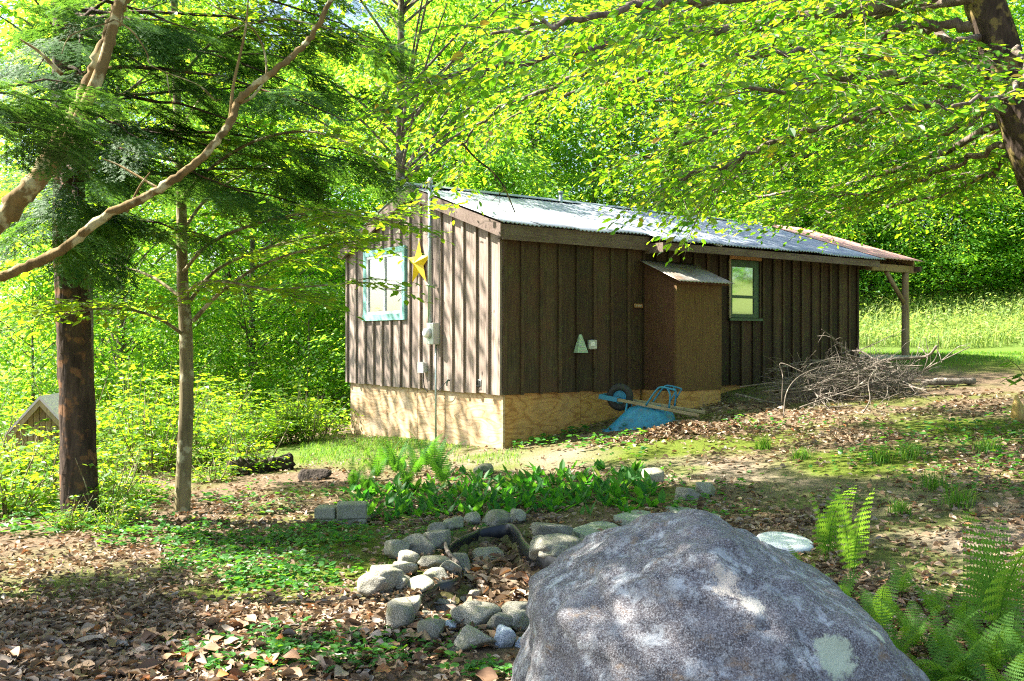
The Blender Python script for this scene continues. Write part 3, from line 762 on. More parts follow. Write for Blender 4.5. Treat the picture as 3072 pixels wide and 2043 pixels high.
cr.data.vertices.foreach_set('co', co.ravel()); cr.data.update()
g = G(); g.box(cx0 - .05, cx1 + .05, cy0 - .10, cy0 - .07, crz(cy0) - .06, crz(cy0) - .005); g.build('fascia', MAT['closet_ply'], closet)
for s_ in (cx0 - .035, cx1 + .005):
    g = G(); g.prism([(cy0 - .068, crz(cy0) - .065), (-.035, crz(-.03) - .03), (-.035, crz(-.03) + .03), (cy0 - .068, crz(cy0) - .008)], 0, s_, s_ + .025); g.build('rake_trim', MAT['closet_ply'], closet)

# porch at the far end
porch = empty('porch'); porch.parent = cabin
for a, b in zip(np.linspace(L + .08, 9.93, 4)[:-1], np.linspace(L + .08, 9.93, 4)[1:]):
    sheet(a, b + .02, -.44, W / 2 + .01, MAT['porch_metal'], 'roof_sheet', amp=.008, pitch=.12, lift=.035, par=porch)
    sheet(a, b + .02, W / 2 - .01, W + .2, MAT['porch_metal'], 'roof_sheet', amp=.008, pitch=.12, lift=.035, par=porch)
pz = float(gz(*cabw(9.62, -.22, 0)[:2]))
PT = 2.86
g = G(); pp = smooth_path([(9.62, -.22, pz - .3), (9.63, -.215, pz + .6), (9.605, -.225, pz + 1.2), (9.62, -.22, PT)], 5)
g.tube(pp, np.linspace(.078, .066, len(pp)), 12, True, .02); g.build('post', MAT['post'], porch, True)
g = G(); g.tube([(9.58, -.22, 2.25), (8.95, -.22, PT)], .045, 10); g.build('brace', MAT['post'], porch, True)
g = G(); g.box(L + .03, 9.9, -.29, -.15, PT, PT + .13); g.build('beam', MAT['post'], porch)
g = G(); g.box(9.80, 9.86, -.42, -.295, PT + .02, PT + .12); g.build('rafter_end', MAT['siding'], porch)
pz2 = float(gz(*cabw(9.62, W - .2, 0)[:2]))
g = G(); g.tube([(9.62, W - .2, pz2 - .3), (9.62, W - .2, PT)], .07, 12, True, .02); g.build('post', MAT['post'], porch, True)
g = G(); g.box(L + .03, 9.9, W - .27, W - .13, PT, PT + .13); g.build('beam', MAT['post'], porch)
g = G(); g.prism([(-.28, PT + .14), (-.16, PT + .14), (W / 2, zroof(W / 2) - .12), (W + .1, PT + .14), (W / 2, zroof(W / 2) - .01), (-.28, PT + .24)], 0, 9.80, 9.84)
g.build('end_rafter', MAT['post'], porch)
g = G(); g.box(L + .02, 9.95, -.35, W, pz - .3, pz + .05); g.build('floor_slab', MAT['concrete'], porch)

# ------------------------------------------------------------------ things on the walls
def wall_thing(name, lx, ly, z, label, cat, rot=0):
    return empty(name, cabw(lx, ly, z), ANG + rot, label, cat)
# star (local: -x is out of the wall)
st = G(); RR, rr, dep = .37, .145, .10
vs_ = [(-dep - .03, 0, 0)]
for k in range(10):
    a = math.pi / 2 + k * math.pi / 5; r_ = RR if k % 2 == 0 else rr
    vs_.append((-.03, math.cos(a) * r_, math.sin(a) * r_))
vs_.append((-.028, 0, 0))
st.add(vs_, None, [[0, 1 + k, 1 + (k + 1) % 10] for k in range(10)] + [[11, 1 + (k + 1) % 10, 1 + k] for k in range(10)])
star = st.build('barn_star', MAT['yellow'])
star.location = cabw(-.012, 2.22, 2.74); star.rotation_euler = (0, 0, ANG)
tag(star, 'yellow five-pointed metal barn star hanging beside the teal window', 'star')
# electric meter with its mast
mt = wall_thing('electric_meter', 0, 1.70, 0, 'grey electric meter box with round glass dial and tall conduit mast on the gable', 'electric meter')
g = G(); g.box(-.16, -.032, -.10, .10, 1.46, 1.79); bx_ = g.build('meter_box', MAT['meter_grey'], mt)
md = bx_.modifiers.new('bevel', 'BEVEL'); md.width = .012; md.segments = 2
g = G(); th = np.linspace(0, 2 * np.pi, 25)
g.tube([(-.161, 0.02, 1.635), (-.185, 0.02, 1.635)], .088, 24); g.build('dial_ring', MAT['conduit'], bx_, False)
g = G(); g.tube([(-.185, .02, 1.635), (-.23, .02, 1.635), (-.25, .02, 1.635)], [.076, .070, .045], 24); g.build('glass_dial', MAT['white_vinyl'], bx_, True)
g = G(); g.tube([(-.135, .03, 1.79), (-.135, .03, 3.93)], .032, 14); ms = g.build('mast', MAT['conduit'], mt, True)
g = G(); g.tube([(-.135, .03, 3.93), (-.135, .03, 3.97), (-.135, .03, 4.02)], [.045, .045, .02], 14); g.build('weatherhead', MAT['conduit'], ms, True)
for z in (2.35, 3.1):
    g = G(); g.box(-.170, -.031, -.005, .065, z, z + .03); g.build('strap', MAT['conduit'], ms)
g = G(); g.tube([(-.06, -.02, 1.46), (-.06, -.02, .72), (-.06, -.02, -.2)], .016, 8); g.build('conduit', MAT['conduit'], mt, True)
g = G(); pts = smooth_path([(-.036, .22, 3.2), (-.036, .17, 2.6), (-.036, .13, 2.1), (-.036, .19, 1.6), (-.036, .22, 1.3)], 6); g.tube(pts, .006, 5); g.build('cable', MAT['rubber'], mt, True)
jb = wall_thing('junction_box', 0, 2.05, 1.02, 'small grey utility box low on the gable, next to the meter conduit', 'utility box')
g = G(); g.box(-.11, -.032, -.085, .085, 0, .16); o = g.build('box', MAT['box_grey'], jb); md = o.modifiers.new('bevel', 'BEVEL'); md.width = .006
g = G(); g.box(-.118, -.111, -.09, .09, -.005, .165); g.build('lid', MAT['box_grey'], jb)
g = G(); g.tube(smooth_path([(-.06, .0, 0), (-.06, .0, -.12), (-.05, -.02, -.24), (-.04, -.10, -.30)], 5), .008, 6); g.build('cable', MAT['rubber'], jb, True)
pl_ = wall_thing('hook_plate', 0, .564, .87, 'small plate with dark hooks near the cabin corner, low on the gable', 'hook plate')
g = G(); g.box(-.012, -.0065, -.05, .05, 0, .09); g.build('plate', MAT['box_grey'], pl_)
for k in (-.03, 0, .03):
    g = G(); g.tube(smooth_path([(-.0125, k, .075), (-.02, k, .06), (-.02, k, -.01), (-.03, k, -.02), (-.035, k, .0)], 3), .006, 6); g.build('hook', MAT['rubber'], pl_, True)
# faucet hose strands at the skirting
hs_ = wall_thing('hose_bib', 0, 1.32, .82, 'short hose bib with a looped wire beside the meter conduit at the siding edge', 'hose bib')
g = G(); g.tube(smooth_path([(-.035, 0, .1), (-.07, 0, .1), (-.085, 0, .06), (-.085, 0, .02)], 4), .013, 8); g.build('spout', MAT['green_frame'], hs_, True)
g = G(); g.tube(smooth_path([(-.06, .02, .1), (-.08, .15, .0), (-.06, .28, -.06), (-.05, .4, -.02)], 6), .006, 6); g.build('wire', MAT['rubber'], hs_, True)
# long wall: vent hood, outlet, tag
vh = wall_thing('vent_hood', 1.36, 0, 1.34, 'pale green triangular vent hood on the shaded long wall', 'vent hood')
g = G()
g.add([(-.10, -.032, 0), (.11, -.032, 0), (.06, -.032, .27), (0.0, -.032, .27), (-.10, -.13, 0), (.10, -.13, .0), (.03, -.05, .27), (.0, -.05, .27)],
      [[4, 5, 6, 7], [0, 4, 7, 3], [5, 1, 2, 6], [3, 7, 6, 2], [0, 1, 5, 4]])
g.build('hood', MAT['pale_green'], vh)
for k in range(4):
    g = G(); z = .03 + k * .055; g.box(-.06 + .012 * k, .06 - .008 * k, -.128 + .018 * k, -.118 + .018 * k, z, z + .012); g.build('louver', MAT['meter_grey'], vh)
ob = wall_thing('outlet_box', 1.60, 0, 1.39, 'small grey outlet box right beside the pale green vent hood', 'outlet')
g = G(); g.box(-.075, .075, -.085, -.032, 0, .14); o = g.build('box', MAT['meter_grey'], ob); md = o.modifiers.new('bevel', 'BEVEL'); md.width = .008
g = G(); g.box(-.05, .02, -.093, -.086, .05, .11); g.build('cover', MAT['white_vinyl'], ob)
tg = wall_thing('name_plate', 2.56, 0, 2.03, 'small rusty orange plate nailed to the dark wall near the closet', 'wall plate')
g = G(); g.box(-.085, .085, -.044, -.031, 0, .06); g.build('plate', MAT['orange_tag'], tg)
for k in (-.05, .0, .045):
    g = G(); g.box(k - .012, k + .012, -.048, -.0445, .015, .045); g.build('mark', MAT['concrete'], tg)

# ------------------------------------------------------------------ wheelbarrow lying upside down
wb0 = P(1805, 1190, 13.55); wb1 = P(2112, 1246, 13.05)
wx = nrm(wb1 - wb0); wy = nrm(np.cross([0, 0, 1], wx)); wz = np.cross(wx, wy)
wb = empty('wheelbarrow', (0, 0, 0), 0, 'blue wheelbarrow lying upside down against the cabin', 'wheelbarrow')
wb.matrix_world = Matrix(((wx[0], wy[0], wz[0], wb0[0]), (wx[1], wy[1], wz[1], wb0[1]), (wx[2], wy[2], wz[2], wb0[2]), (0, 0, 0, 1)))
for s in (-1, 1):
    g = G()
    a0, a1 = np.array([.22, s * .13, 0]), np.array([1.46, s * .29, 0.0])
    d = nrm(a1 - a0); sd_ = np.array([-d[1], d[0], 0])
    pr = [(-.02, -.022), (.02, -.022), (.02, .022), (-.02, .022)]
    v = np.array([a0 + sd_ * u + np.array([0, 0, w]) for u, w in pr] + [a1 + sd_ * u + np.array([0, 0, w]) for u, w in pr])
    g.add(v, [[0, 1, 5, 4], [1, 2, 6, 5], [2, 3, 7, 6], [3, 0, 4, 7], [3, 2, 1, 0], [4, 5, 6, 7]])
    o = g.build('handle', MAT['plank'], wb); md = o.modifiers.new('bevel', 'BEVEL'); md.width = .006
    # bracket from handle to tray
    g = G(); g.tube([(.42, s * .155, 0), (.42, s * .20, -.38)], .014, 8); g.build('tray_brace', MAT['blue'], wb, True)
    # leg: a bent tube standing up, with a foot
    ly = s * .22
    g = G()
    g.tube(smooth_path([(.70, ly, .0), (.78, ly * 1.03, .17), (.84, ly * 1.05, .27), (.90, ly * 1.05, .295), (1.02, ly * 1.05, .29), (1.09, ly * 1.05, .28)], 4), .013, 8)
    g.tube(smooth_path([(.97, ly * 1.05, .285), (1.02, ly * 1.04, .2), (1.03, ly * 1.02, .02)], 4), .013, 8)
    g.tube([(1.09, ly * 1.05, .28), (1.03, ly * 1.03, .12)], .010, 8)
    g.build('leg', MAT['blue'], wb, True)
g = G(); g.box(0, .26, -.17, .17, -.028, .030); g2 = G()
g2.box(0, .05, -.17, .17, -.03, .03); g2.box(.051, .27, -.175, -.125, -.032, .032); g2.box(.051, .27, .125, .175, -.032, .032)
g2.build('nose_guard', MAT['blue'], wb)
g = G(); g.box(.80, .84, -.2, .2, -.03, .0); g.build('cross_bar', MAT['blue'], wb)
th = np.linspace(0, 2 * np.pi, 29)[:-1]
def ring_torus(cx, cz, Rr, r, n=28, mseg=10, flat=1.0):
    t = np.linspace(0, 2 * np.pi, n + 1)[:-1]; u = np.linspace(0, 2 * np.pi, mseg + 1)[:-1]
    T, U = np.meshgrid(t, u, indexing='ij')
    V = np.stack([cx + (Rr + r * np.cos(U)) * np.cos(T), flat * r * np.sin(U), cz + (Rr + r * np.cos(U)) * np.sin(T)], -1).reshape(-1, 3)
    i = np.arange(n)[:, None]; j = np.arange(mseg)[None, :]
    q = np.stack([i * mseg + j, ((i + 1) % n) * mseg + j, ((i + 1) % n) * mseg + (j + 1) % mseg, i * mseg + (j + 1) % mseg], -1).reshape(-1, 4)
    return V, q
wh = empty('wheel'); wh.parent = wb
g = G(); g.add(*ring_torus(.27, .03, .145, .055)); g.build('tyre', MAT['rubber'], wh, True)
g = G(); g.add(*ring_torus(.27, .03, .085, .022)); g.tube([(.27, -.03, .03), (.27, .03, .03)], .075, 16); g.tube([(.27, -.13, .03), (.27, .13, .03)], .012, 8); g.build('rim', MAT['blue'], wh, False)
# tray: inverted pan with rounded corners, lofted rings
def rr_ring(x0, x1, hy, z, rad, zt=0, n=6):
    pts = []
    for cx_, cy_, a0 in ((x1 - rad, hy - rad, 0), (x0 + rad, hy - rad, 90), (x0 + rad, -hy + rad, 180), (x1 - rad, -hy + rad, 270)):
        for k in range(n + 1):
            a = R(a0 + 90 * k / n); pts.append((cx_ + rad * math.cos(a), cy_ + rad * math.sin(a), z + zt * ((cx_ + rad * math.cos(a)) - x0) / (x1 - x0)))
    return np.array(pts)
rings = [rr_ring(.60, .95, .16, -.035, .10), rr_ring(.53, 1.02, .215, -.045, .14), rr_ring(.44, 1.06, .25, -.09, .16), rr_ring(.33, 1.11, .29, -.24, .18, .04),
         rr_ring(.20, 1.16, .325, -.41, .20, .09), rr_ring(.14, 1.20, .345, -.465, .21, .11), rr_ring(.115, 1.225, .365, -.455, .22, .11), rr_ring(.115, 1.225, .365, -.48, .22, .11),
         rr_ring(.15, 1.19, .34, -.485, .21, .11), rr_ring(.24, 1.14, .31, -.40, .19, .09), rr_ring(.48, 1.02, .235, -.10, .15), rr_ring(.62, .93, .15, -.06, .10)]
n_ = len(rings[0]); g = G(); V = np.vstack(rings + [[[.78, 0, -.032]], [[.78, 0, -.056]]])
q = [[r * n_ + k, r * n_ + (k + 1) % n_, (r + 1) * n_ + (k + 1) % n_, (r + 1) * n_ + k] for r in range(len(rings) - 1) for k in range(n_)]
c0 = len(rings) * n_; e = (len(rings) - 1) * n_
g.add(V, q, [[c0, (k + 1) % n_, k] for k in range(n_)] + [[c0 + 1, e + k, e + (k + 1) % n_] for k in range(n_)])
g.build('tray', MAT['blue'], wb, True)

# ------------------------------------------------------------------ rocks
def ico(sub=3):
    import bmesh
    b = bmesh.new(); bmesh.ops.create_icosphere(b, subdivisions=sub, radius=1.0)
    V = np.array([v.co[:] for v in b.verts]); T = np.array([[v.index for v in f.verts] for f in b.faces]); b.free()
    return V, T
ICO3 = ico(4); ICO5 = ico(6)
def poly_rock(V, planes, k=14.0):
    """rounded convex stone bounded by planes (normal, distance)"""
    Nn = nrm(np.array([p[:3] for p in planes], float)); d = np.array([p[3] for p in planes], float)
    c = np.maximum(V @ Nn.T, 1e-3) / d
    r = (c ** k).sum(1) ** (-1 / k)
    return V * r[:, None]
def make_stone(name, seed, size, mat, pos, rz, parent=None, angular=10):
    r_ = np.random.default_rng(seed)
    pl = [(*v, r_.uniform(.62, .95)) for v in nrm(r_.standard_normal((angular, 3)))] + [(.1, .1, 1, .9), (0, 0, -1, .9), (1, .3, 0, 1.0), (-1, .2, .1, 1.0), (.2, 1, 0, 1.0), (-.1, -1, .15, 1.0)]
    V = poly_rock(ICO3[0], pl, 22)
    V = V + .08 * ICO3[0] * fbm(ICO3[0] * 1.5 + seed, 3)[:, None] + .035 * ICO3[0] * fbm(ICO3[0] * 6 + seed, 3)[:, None]
    V = V * (np.array(size) / (V.max(0) - V.min(0)))
    V[:, 2] -= V[:, 2].min()
    o = mk(name, V, EMPTYQ, ICO3[1], mat, parent, True)
    o.location = pos; o.rotation_euler = (0, 0, rz)
    return o
# stones round the pond: box in the photograph (zoom units), label
STN = [((670, 540, 860, 700), 'grey granite stone at the back left of the pond ring, above the root'),
       ((945, 515, 1090, 700), 'tall narrow granite stone leaning inward at the back of the pond'),
       ((1120, 530, 1310, 625), 'low flat stone tucked against the back curve of the black liner'),
       ((920, 440, 1060, 530), 'rounded stone farthest back in the pond ring, under the lily leaves'),
       ((1195, 400, 1370, 500), 'half buried stone behind the black liner curve, beside dead leaves'),
       ((1450, 545, 1740, 740), 'long mossy stone lying along the outside of the black liner'),
       ((1515, 475, 1740, 610), 'broad stone between the long mossy stone and the flagstones'),
       ((1750, 570, 1930, 690), 'rounded tan stone beside the boulder edge near the flagstones'),
       ((770, 690, 950, 790), 'mossy stone right beside the curved dark root of the pond'),
       ((405, 750, 600, 965), 'largest outer stone at the left edge of the pond ring'),
       ((565, 745, 745, 835), 'pale slab-like stone resting behind the largest outer stone'),
       ((780, 780, 930, 870), 'small grey stone behind the flat topped middle stone'),
       ((675, 825, 850, 935), 'flat topped grey stone in the middle left of the ring'),
       ((1065, 750, 1160, 860), 'lone oval stone inside the pond basin among dead leaves'),
       ((530, 965, 770, 1185), 'big rounded stone at the lower left corner of the ring'),
       ((795, 890, 1025, 1060), 'wedge shaped stone sitting on the front rim of the liner'),
       ((965, 905, 1150, 1010), 'sloping stone just behind the wedge shaped front stone'),
       ((1010, 990, 1260, 1190), 'blocky angular stone at the front centre of the ring'),
       ((1265, 990, 1480, 1165), 'rounded stone touching the left flank of the big boulder'),
       ((750, 1095, 915, 1260), 'upright rounded stone at the front, left of the pale pebble'),
       ((915, 1110, 1005, 1190), 'small pale blue pebble stone between two front stones'),
       ((970, 1140, 1230, 1320), 'lowest wide angular stone at the very front of the ring'),
       ((1235, 1150, 1390, 1300), 'squarish bluish granite block at the front of the ring'),
       ((1390, 1190, 1450, 1290), 'small stone wedged between the bluish block and the boulder'),
       ((1708, 630, 1775, 690), 'small white pebble beside the rounded tan stone'),
       ((780, 1040, 835, 1105), 'tiny grey stone by the liner rim at the ring front')]
for k, ((a, b, c, d), lab) in enumerate(STN):
    px0, py0 = z5(a, b); px1, py1 = z5(c, d)
    pos = on_ground((px0 + px1) / 2, py1 - (py1 - py0) * .12)
    wdt = (px1 - px0) * pos[1] / F * 1.12; hgt = (py1 - py0) * pos[1] / F * .85
    dpt = wdt * random.uniform(.8, 1.0)
    hgt = min(max(.42 * wdt, hgt / .85 - .24 * dpt), wdt * .8)
    mat = MAT['granite_blue'] if 'blu' in lab else (MAT['lid_white'] if 'white pebble' in lab else MAT['granite'])
    o = make_stone('pebble' if 'pebble' in lab else 'pond_stone', 100 + k, (wdt, dpt, hgt * 1.25), mat, (pos[0], pos[1] + dpt * .3, pos[2] - hgt * .2), random.uniform(-.9, .9), None, 9)
    tag(o, lab, 'stone', 'stones ringing the garden pond')
for k, (a, b, s_) in enumerate([(620, 700, .10), (740, 640, .09), (880, 640, .10), (700, 760, .08), (640, 900, .09), (870, 1040, .08), (930, 900, .09), (1100, 1130, .10), (1240, 1010, .10), (1300, 1180, .09), (700, 1080, .09), (480, 930, .10), (900, 560, .10), (1110, 480, .10), (1400, 470, .10), (1640, 720, .09), (1560, 640, .09), (1180, 960, .09), (1400, 1160, .08), (560, 860, .10), (960, 800, .07)]):
    q = on_ground(*z5(a, b)); s2 = s_ * random.uniform(1.2, 2.0)
    o = make_stone('small_stone', 500 + k, (s2 * 1.25, s2, s2 * .8), MAT['granite'], (q[0], q[1], q[2] - .015), random.uniform(0, 3), None, 12)
    tag(o, 'small round stone filling a gap between the larger pond stones', 'stone', 'small stones in the pond ring')
# two rocks by the lily bed and one in it
for k, (px, py, w, h, lab) in enumerate([(2065, 1500, 80, 36, 'weathered rock at the right end of the lily bed, the larger of two'), (2115, 1492, 62, 42, 'smaller rock beside the larger one at the end of the lily bed'),
                                    (1960, 1452, 70, 42, 'mossy rock half hidden at the back right of the lily bed'), (1455, 1425, 60, 30, 'bare tan rock at the back edge of the lily bed')]):
    pos = on_ground(px, py); s = pos[1] / F
    tag(make_stone('rock', 300 + k, (w * s * 1.1, w * s * .8, h * s * 1.3), MAT['granite'], (pos[0], pos[1], pos[2] - .03), .3 * k), lab, 'rock', 'rocks round the lily bed')
# blocks
for k, ((a, b, c, d), lab) in enumerate([((105, 320, 240, 405), 'upper concrete block on the left of the little stack'), ((240, 308, 428, 420), 'upper concrete block on the right, largest of the little stack'),
                                         ((130, 395, 235, 462), 'lower concrete block on the left, under the little stack'), ((220, 412, 430, 485), 'lower concrete block on the right, sunk in dead leaves')]):
    px0, py0 = z5(a, b); px1, py1 = z5(c, d)
    low = on_ground(*z5((130 + 430) / 2, 478)); D = low[1]
    w = (px1 - px0) * D / F; h = (py1 - py0) * D / F * .86
    p0 = P((px0 + px1) / 2, py1, D); 
    g = G(); g.box(-w / 2, w / 2, -.09, .10, 0, h); o = g.build('paving_block', MAT['paver'])
    md = o.modifiers.new('bevel', 'BEVEL'); md.width = .016; md.segments = 3
    zz = p0[2] if k < 2 else low[2] - .03
    if k < 2: zz = low[2] - .03 + (py1 and (z5(0, 480)[1] - z5(0, 412)[1]) * D / F * .86) 
    o.location = (p0[0], D + (.0 if k < 2 else .02), zz); o.rotation_euler = (0, 0, (-.05, .12, .1, -.03)[k])
    tag(o, lab, 'block', 'concrete blocks stacked by the lily bed')
# flagstones
for k, (pts, lab) in enumerate([([(1735, 560), (1950, 480), (2095, 560), (1930, 625)], 'grey green flagstone nearest the pond, in front of the boulder'),
                                ([(2010, 470), (2190, 415), (2358, 460), (2330, 520), (2130, 510)], 'grey green flagstone in the middle, its edge behind the boulder top'),
                                ([(2350, 405), (2480, 400), (2720, 450), (2650, 480), (2500, 470)], 'narrow pale flagstone farthest from the pond, behind the boulder')]):
    wp = np.array([on_ground(*z5(*q)) for q in pts]); ctr = wp.mean(0)
    g = G(); poly = wp[:, :2] - ctr[:2]
    poly = smooth_path(np.vstack([poly, poly[:1]]), 3)[:-1] * (1 + .03 * rng.standard_normal((len(pts) * 3, 1)))
    if (np.cross(poly, np.roll(poly, -1, 0)).sum()) < 0: poly = poly[::-1]
    g.prism(poly, 2, -.03, .025)
    o = g.build('flagstone', MAT['flag']); o.location = ctr + np.array([0, 0, .012])
    tag(o, lab, 'flagstone', 'flagstones behind the boulder')
# boulder
BP = np.array([.74, 3.72, .30])
bpl = [(-.97, -.2, .22, .59), (-.50, -.12, .86, .44), (.50, -.06, .86, .435), (.74, -.12, .64, .575), (-.10, -.88, .46, .57), (.45, -.80, .42, .64), (.25, -.55, .80, .50), (-.35, -.6, .72, .52), (0, .55, .83, .50), (.1, 1, .05, .6), (.95, .2, .0, .84), (0, 0, -1, .6), (-.6, .8, .2, .66), (-.75, -.55, .35, .61)]
V = poly_rock(ICO5[0], bpl, 26)
dd = ICO5[0]
rid = lambda p: 1 - np.abs(fbm(p, 3)) * 2.2
strat = V @ np.array([.25, .1, .96]) * 9 + 1.4 * fbm(V * 2.1 + 8, 3)
V = V + dd * (.055 * fbm(V * 2.0 + 3, 4) + .022 * (np.floor(strat) + np.clip((strat % 1) * 4, 0, 1) - strat) + .03 * rid(V * np.array([2.4, 2.4, 3.4]) + 11) + .022 * fbm(V * 9 + 5, 3) + .010 * fbm(V * 26 + 5, 2))[:, None]
boulder = mk('boulder', V, EMPTYQ, ICO5[1], MAT['boulder'], None, True); boulder.location = BP
tag(boulder, 'huge grey lichen-spotted granite boulder filling the front of the yard', 'boulder')

# pond liner: rim tube and inner wall
g = G(); n_ = len(POND_S)
zr_ = ground_base(POND_S[:, 0], POND_S[:, 1]) + np.interp(POND_S[:, 0], [-.6, -.3, 0, .3], [.0, .0, .035, .045])
cen = POND_S.mean(0); inw = -nrm(np.stack([np.gradient(POND_S[:, 1]), -np.gradient(POND_S[:, 0])], -1))
tst = pond_sd(*(POND_S + inw * .05).T); inw[tst > 0] *= -1
prof = [(-.022, -.06), (-.022, .0), (-.012, .012), (.004, .011), (.012, .0), (.016, -.06), (.03, -.16), (.027, -.16), (.012, -.06), (.006, -.01)]
rings = []
for o_, dz in prof: rings.append(np.column_stack([POND_S + inw * o_, zr_ + dz]))
V = np.vstack(rings); q = [[r * n_ + k, r * n_ + (k + 1) % n_, (r + 1) * n_ + (k + 1) % n_, (r + 1) * n_ + k] for r in range(len(prof) - 1) for k in range(n_)]
g.add(V, q); ln = g.build('pond_liner', MAT['liner'], None, True)
tag(ln, 'black moulded plastic pond liner with curving rim among the stones', 'pond liner')
# root beside the liner
g = G(); rp = [on_ground(*z5(*q)) + np.array([0, 0, .05]) for q in ((900, 590), (930, 640), (950, 690), (990, 740), (1010, 790))]
rp = smooth_path(rp, 5); g.tube(rp, np.linspace(.012, .02, len(rp)), 8, True, .08); o = g.build('root', MAT['deadwood'], None, True)
tag(o, 'curved bare grey branch lying across the pond stones', 'branch')
# white lid
pos = on_ground(2360, 1655)
g = G(); tt = np.linspace(0, 2 * np.pi, 41)[:-1]
prof = [(0, .045), (.07, .044), (.125, .040), (.140, .036), (.150, .028), (.154, .0), (.150, .0), (.145, .02)]
V = [(r * math.cos(a), r * math.sin(a), z) for r, z in prof[1:] for a in tt] + [(0, 0, .035)]
n_ = 40; q = [[r * n_ + k, r * n_ + (k + 1) % n_, (r + 1) * n_ + (k + 1) % n_, (r + 1) * n_ + k] for r in range(len(prof) - 2) for k in range(n_)]
V[-1] = (0, 0, .045); g.add(V, [c[::-1] for c in q], [[len(V) - 1, k, (k + 1) % n_] for k in range(n_)]); o = g.build('bucket_lid', MAT['lid_white'], None, True)
o.location = pos + np.array([0, .05, .03]); o.rotation_euler = (R(6), R(3), 0); o.scale = (1.25, 1.25, 1)
tag(o, 'round white plastic bucket lid lying on the ground behind the boulder', 'lid')

# ------------------------------------------------------------------ shed at left
sd = P(128, 1300, 14.0); sz = float(gz(sd[0], sd[1]))
shed = empty('small_shed', (sd[0], sd[1], sz), R(8), 'small tan board shed with a pale gable roof half hidden by shrubs', 'shed')
rz_ = P(130, 1195, 14.0)[2] - sz; ez_ = P(45, 1300, 14.0)[2] - sz
hw = .46; dz = (rz_ - ez_)
g = G(); g.prism([(-hw + .08, 0), (hw - .08, 0), (hw - .08, ez_ + .02), (0, rz_ - .06), (-hw + .08, ez_ + .02)], 1, .02, 1.2); shw = g.build('wall', MAT['shed_wood'], shed)
for k in range(9):
    x0 = -hw + .08 + k * (2 * hw - .16) / 9; x1 = x0 + (2 * hw - .16) / 9 - .012
    f = lambda x: rz_ - .07 - abs(x) * dz / hw
    poly = [(x0, 0), (x1, 0), (x1, f(x1)), (x0, f(x0))]
    if x0 < 0 < x1: poly.insert(3, (0, f(0)))
    g = G(); g.prism(poly, 1, 0, .019); g.build('board', MAT['shed_wood'], shw)
for s in (-1, 1):
    g = G(); g.prism([(0, rz_ + .03), (0, rz_ - .02), (s * hw * 1.05, ez_ - .05), (s * hw * 1.05, ez_)][::s], 1, -.14, 1.3); g.build('roof_panel', MAT['shed_roof'], shed)
    g = G(); g.prism([(0, rz_ - .022), (0, rz_ - .12), (s * (hw - .0), ez_ - .13), (s * (hw), ez_ - .035)][::s], 1, -.13, -.10); g.build('barge_board', MAT['shed_wood'], shed)

# ------------------------------------------------------------------ foliage makers
LEAF6 = np.array([(0, 0, 0), (.28, .40, .10), (.62, .40, .08), (1.0, 0, -.06), (.62, -.40, .08), (.28, -.40, .10)])
LEAF4 = np.array([(0, 0, 0), (.45, .5, .10), (1.0, 0, -.05), (.45, -.5, .10)])
def leaf_verts(Pn, A, Nn, Ln, Wd, tmpl):
    A = nrm(A); S = nrm(np.cross(Nn, A)); U = np.cross(A, S)
    Ln = np.asarray(Ln)[:, None, None]; Wd = np.asarray(Wd)[:, None, None]
    t = tmpl[None]
    return Pn[:, None, :] + A[:, None, :] * (t[..., 0:1] * Ln) + S[:, None, :] * (t[..., 1:2] * Wd) + U[:, None, :] * (t[..., 2:3] * Wd)
def leaves(g, Pn, A, Nn, Ln, Wd, hi=True):
    n = len(Pn)
    if n == 0: return
    if hi:
        V = leaf_verts(Pn, A, Nn, Ln, Wd, LEAF6); b = np.arange(n)[:, None] * 6
        q = np.concatenate([b + np.array([[0, 1, 2, 3]]), b + np.array([[0, 3, 4, 5]])])
        g.add(V.reshape(-1, 3), q)
    else:
        V = leaf_verts(Pn, A, Nn, Ln, Wd, LEAF4); b = np.arange(n)[:, None] * 4
        t = np.concatenate([b + np.array([[0, 1, 2]]), b + np.array([[0, 2, 3]])])
        g.add(V.reshape(-1, 3), None, t)
def up_normals(n, tilt=.35, r_=None):
    r_ = r_ or rng
    v = r_.standard_normal((n, 3)) * tilt; v[:, 2] += 1
    return nrm(v)
def twig_spray(gl, gt, p0, d, length, nl, lsize, r_, hi=True, droop=.25, rad=.004, tilt=.35, sides=3):
    """one leafy twig: a thin curved stem with alternate leaves lying roughly in one plane"""
    d = nrm(d); t = np.linspace(0, 1, 5)
    pts = p0 + d * (t[:, None] * length) + np.array([0, 0, -1]) * (droop * length * t[:, None] ** 2)
    pts = pts + r_.standard_normal((5, 3)) * length * .02
    if gt is not None: gt.tube(pts, np.linspace(rad, rad * .4, 5), sides, False)
    s = np.linspace(.12, 1, nl) + r_.uniform(-.03, .03, nl); s = np.clip(s, .05, 1)
    base = np.stack([np.interp(s, t, pts[:, k]) for k in range(3)], -1)
    h = nrm(np.cross(d, [0, 0, 1.0]) + 1e-6)
    sg = np.where(np.arange(nl) % 2 == 0, 1, -1)[:, None]
    ang = r_.uniform(.5, 1.2, nl)[:, None]; ang[-1] = 0
    ax = d * np.cos(ang) + h * sg * np.sin(ang) + np.stack([np.zeros(nl), np.zeros(nl), r_.uniform(-.55, .1, nl)], -1)
    Ls = lsize * r_.uniform(.5, 1.25, nl)
    leaves(gl, base + nrm(ax) * Ls[:, None] * .12, ax, up_normals(nl, tilt, r_), Ls, Ls * r_.uniform(.46, .66, nl), hi)
